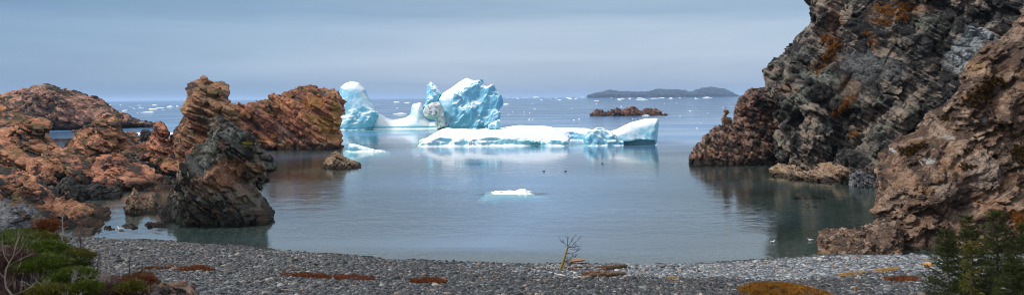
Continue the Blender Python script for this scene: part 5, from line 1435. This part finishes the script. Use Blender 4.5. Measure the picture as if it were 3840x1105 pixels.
log('driftwood_log', 'pale tan log on the gravel beside the left spruce', (3464, 999), (3496, 1000), 0.203, simple_mat('tan_log', C(.50, .24, .08), 0.8, 0.3, 6), 919, 0.05, 0.01, 0.95)
log('driftwood_stick', 'short stick on the gravel left of the straw line', (3140, 1031), (3160, 1033), 0.05, M_DRIFT, 920)
for lab, px, py, hp, sd_, mt in (('white bleached twigs sprawling left of the sapling foot', 2070, 1010, 26, 921, M_DRIFTPALE), ('tangle of bleached roots right of the sapling foot', 2130, 1010, 30, 922, M_DRIFTPALE),
                             ('dark thicket of twigs behind the sapling at half height', 2135, 985, 16, 923, M_DEADDK), ('fine broken twigs in front of the lowest logs', 2240, 1045, 14, 924, M_DEAD)):
    r = np.random.default_rng(sd_); p = beach_point(px, py); paths = []
    for _ in range(9):
        branchy(r, p + np.array((r.normal(0, 0.25), r.normal(0, 0.2), 0.03)), np.array((r.normal(0, 1), r.normal(0, 0.6), 0.45)), hp / FPX * p[1] * 0.8, 0.022, 1, paths, 0.6, (1, 3), 0.1)
    v, f = tubes(paths, 4); o = link('driftwood_twigs', v, f, mt, loc=p); tag(o, lab, 'driftwood')
# plank: a flat board raised on one end
p = beach_point(2168, 988); k = p[1] / FPX
q = np.array(((-32, -0.3, 1), (24, 0.1, 3), (27, 0.5, 4), (20, 0.9, 4), (-20, 0.8, 3))) * np.array((k, 1, k))
top = p + q + np.array((0, 0, 0.25)); bot = top - np.array((0, 0, 0.11))
v = np.concatenate((top, bot)); f = [(0, 1, 2, 3, 4), (9, 8, 7, 6, 5)] + [(i, i + 5, (i + 1) % 5 + 5, (i + 1) % 5) for i in range(5)]
o = link('driftwood_plank', v, f, simple_mat('weathered_plank', C(.26, .15, .09), 0.85, 0.4, 6), loc=p); tag(o, 'weathered brown plank propped on the gravel crest right of the sapling', 'driftwood')
# stake
p = beach_point(3208, 1094); s = p[1] / FPX
P = np.array((p + (0, 0, -0.2), p + (0.01, 0, 0.2), p + (0.02, 0, 20 * s)))
v, f = tubes([(P, (4.5 * s, 4.5 * s, 4.2 * s))], 6); o = link('stake', v, f, simple_mat('stake_wood', C(.24, .13, .05), 0.85, 0.3, 6), loc=p); tag(o, 'short upright wooden stake in the gravel near the bottom edge', 'stake')

# ------------------------------------------------------------------ birds
M_GULL = simple_mat('gull_white', C(.80, .80, .80), 0.7, 0.08, 10); M_GULLGREY = simple_mat('gull_grey', C(.36, .38, .41), 0.7, 0.1, 10)
M_BILL = simple_mat('gull_bill', C(.55, .35, .04), 0.5, 0.1, 10); M_DUCK = simple_mat('duck_dark', C(.02, .02, .022), 0.6, 0.2, 10)
def loft(rings, sides=12):
    vs, fs = [], []
    for (x, z, w, h) in rings:
        for k in range(sides):
            a = 2 * math.pi * k / sides; vs.append((x, w * math.cos(a), z + h * math.sin(a)))
    m = len(rings)
    for i in range(m - 1):
        for k in range(sides): fs.append((i * sides + k, (i + 1) * sides + k, (i + 1) * sides + (k + 1) % sides, i * sides + (k + 1) % sides))
    fs.append(tuple(range(sides))); fs.append(tuple((m - 1) * sides + k for k in range(sides))[::-1])
    return np.array(vs), fs
def bird(name, label, p, yaw, s, body, wing, bill, group=None, legs=False):
    root = empty(name, p, yaw); tag(root, label, 'gull' if 'gull' in name else 'duck', group)
    lift = 0.10 if legs else 0.0
    rings = [(-.30, .11, .012, .008), (-.22, .10, .045, .03), (-.10, .08, .085, .075), (.03, .07, .095, .085), (.13, .09, .078, .08), (.19, .14, .052, .06), (.215, .19, .042, .048), (.235, .225, .046, .046), (.262, .232, .042, .042), (.29, .226, .022, .024)]
    v, f = loft([(x * s, (z + lift) * s, w * s, h * s) for x, z, w, h in rings])
    o = link('body', v, f, body, root, smooth=True)
    for sg in (-1, 1):
        v, f = loft([(-.36 * s, (.125 + lift) * s, .006 * s, .006 * s), (-.2 * s, (.125 + lift) * s, .018 * s, .035 * s), (0, (.115 + lift) * s, .022 * s, .055 * s), (.12 * s, (.10 + lift) * s, .012 * s, .035 * s)], 8)
        v[:, 1] += sg * 0.082 * s
        link('wing', v, f, wing, root, smooth=True)
    v, f = loft([(.285 * s, (.224 + lift) * s, .014 * s, .014 * s), (.335 * s, (.216 + lift) * s, .008 * s, .010 * s), (.355 * s, (.208 + lift) * s, .003 * s, .004 * s)], 6)
    link('bill', v, f, bill, root)
    if legs:
        for sg in (-1, 1):
            v, f = tubes([(np.array(((0, sg * .035, 0), (0.0, sg * .035, .06), (-.01, sg * .035, .12))) * s, (.008 * s, .007 * s, .012 * s))], 5); link('leg', v, f, bill, root)
    return root
bird('gull', 'white gull swimming near the flat brown rocks at the left', on_water(452, 860), math.pi * 0.95, 1.5, M_GULL, M_GULLGREY, M_BILL)
bird('gull', 'white gull swimming alone, farther from the tan spur', on_water(2897, 909), 0.4, 1.0, M_GULL, M_GULLGREY, M_BILL)
bird('gull', 'white gull on the water close to the tip of the tan spur', on_water(3040, 902), math.pi, 1.1, M_GULL, M_GULLGREY, M_BILL)
bo = ROCKS['balanced_rock'][1]; kk = bo[bo[:, 2].argmax()]
bird('gull', 'tiny gull perched on top of the balanced rock', (kk[0], kk[1], kk[2] - 0.02), math.pi, 1.4, M_GULL, M_GULLGREY, M_BILL, legs=True)
for px, py, yw, lab in ((2040, 643, 0.0, 'dark sea duck on the water in front of the flat berg, leftmost of three'), (2121, 643, 0.2, 'dark sea duck in front of the gap in the flat berg, middle one of three'), (2259, 614, math.pi, 'dark sea duck nearest the flat berg, below its lumpy end')):
    bird('duck', lab, on_water(px, py), yw, 1.0, M_DUCK, M_DUCK, M_DUCK)

# ------------------------------------------------------------------ sea air
hz = bpy.data.materials.new('sea_haze'); hz.use_nodes = True
ht = hz.node_tree; ht.nodes.clear()
ho = ht.nodes.new('ShaderNodeOutputMaterial'); hv = ht.nodes.new('ShaderNodeVolumePrincipled')
hv.inputs['Color'].default_value = (.54, .71, .95, 1); hv.inputs['Density'].default_value = 0.5e-4; hv.inputs['Anisotropy'].default_value = 0.2
ht.links.new(hv.outputs[0], ho.inputs['Volume'])
x0, x1, y0, y1, z0, z1 = -42000, 42000, -400, 41000, -30, 130
v = [(x, y, z) for x in (x0, x1) for y in (y0, y1) for z in (z0, z1)]
o = link('haze', v, [(0, 1, 3, 2), (4, 6, 7, 5), (0, 4, 5, 1), (2, 3, 7, 6), (0, 2, 6, 4), (1, 5, 7, 3)], hz)
tag(o, 'thin blue sea haze', kind='stuff')
print('built in %.1f s' % (time.time() - T0))
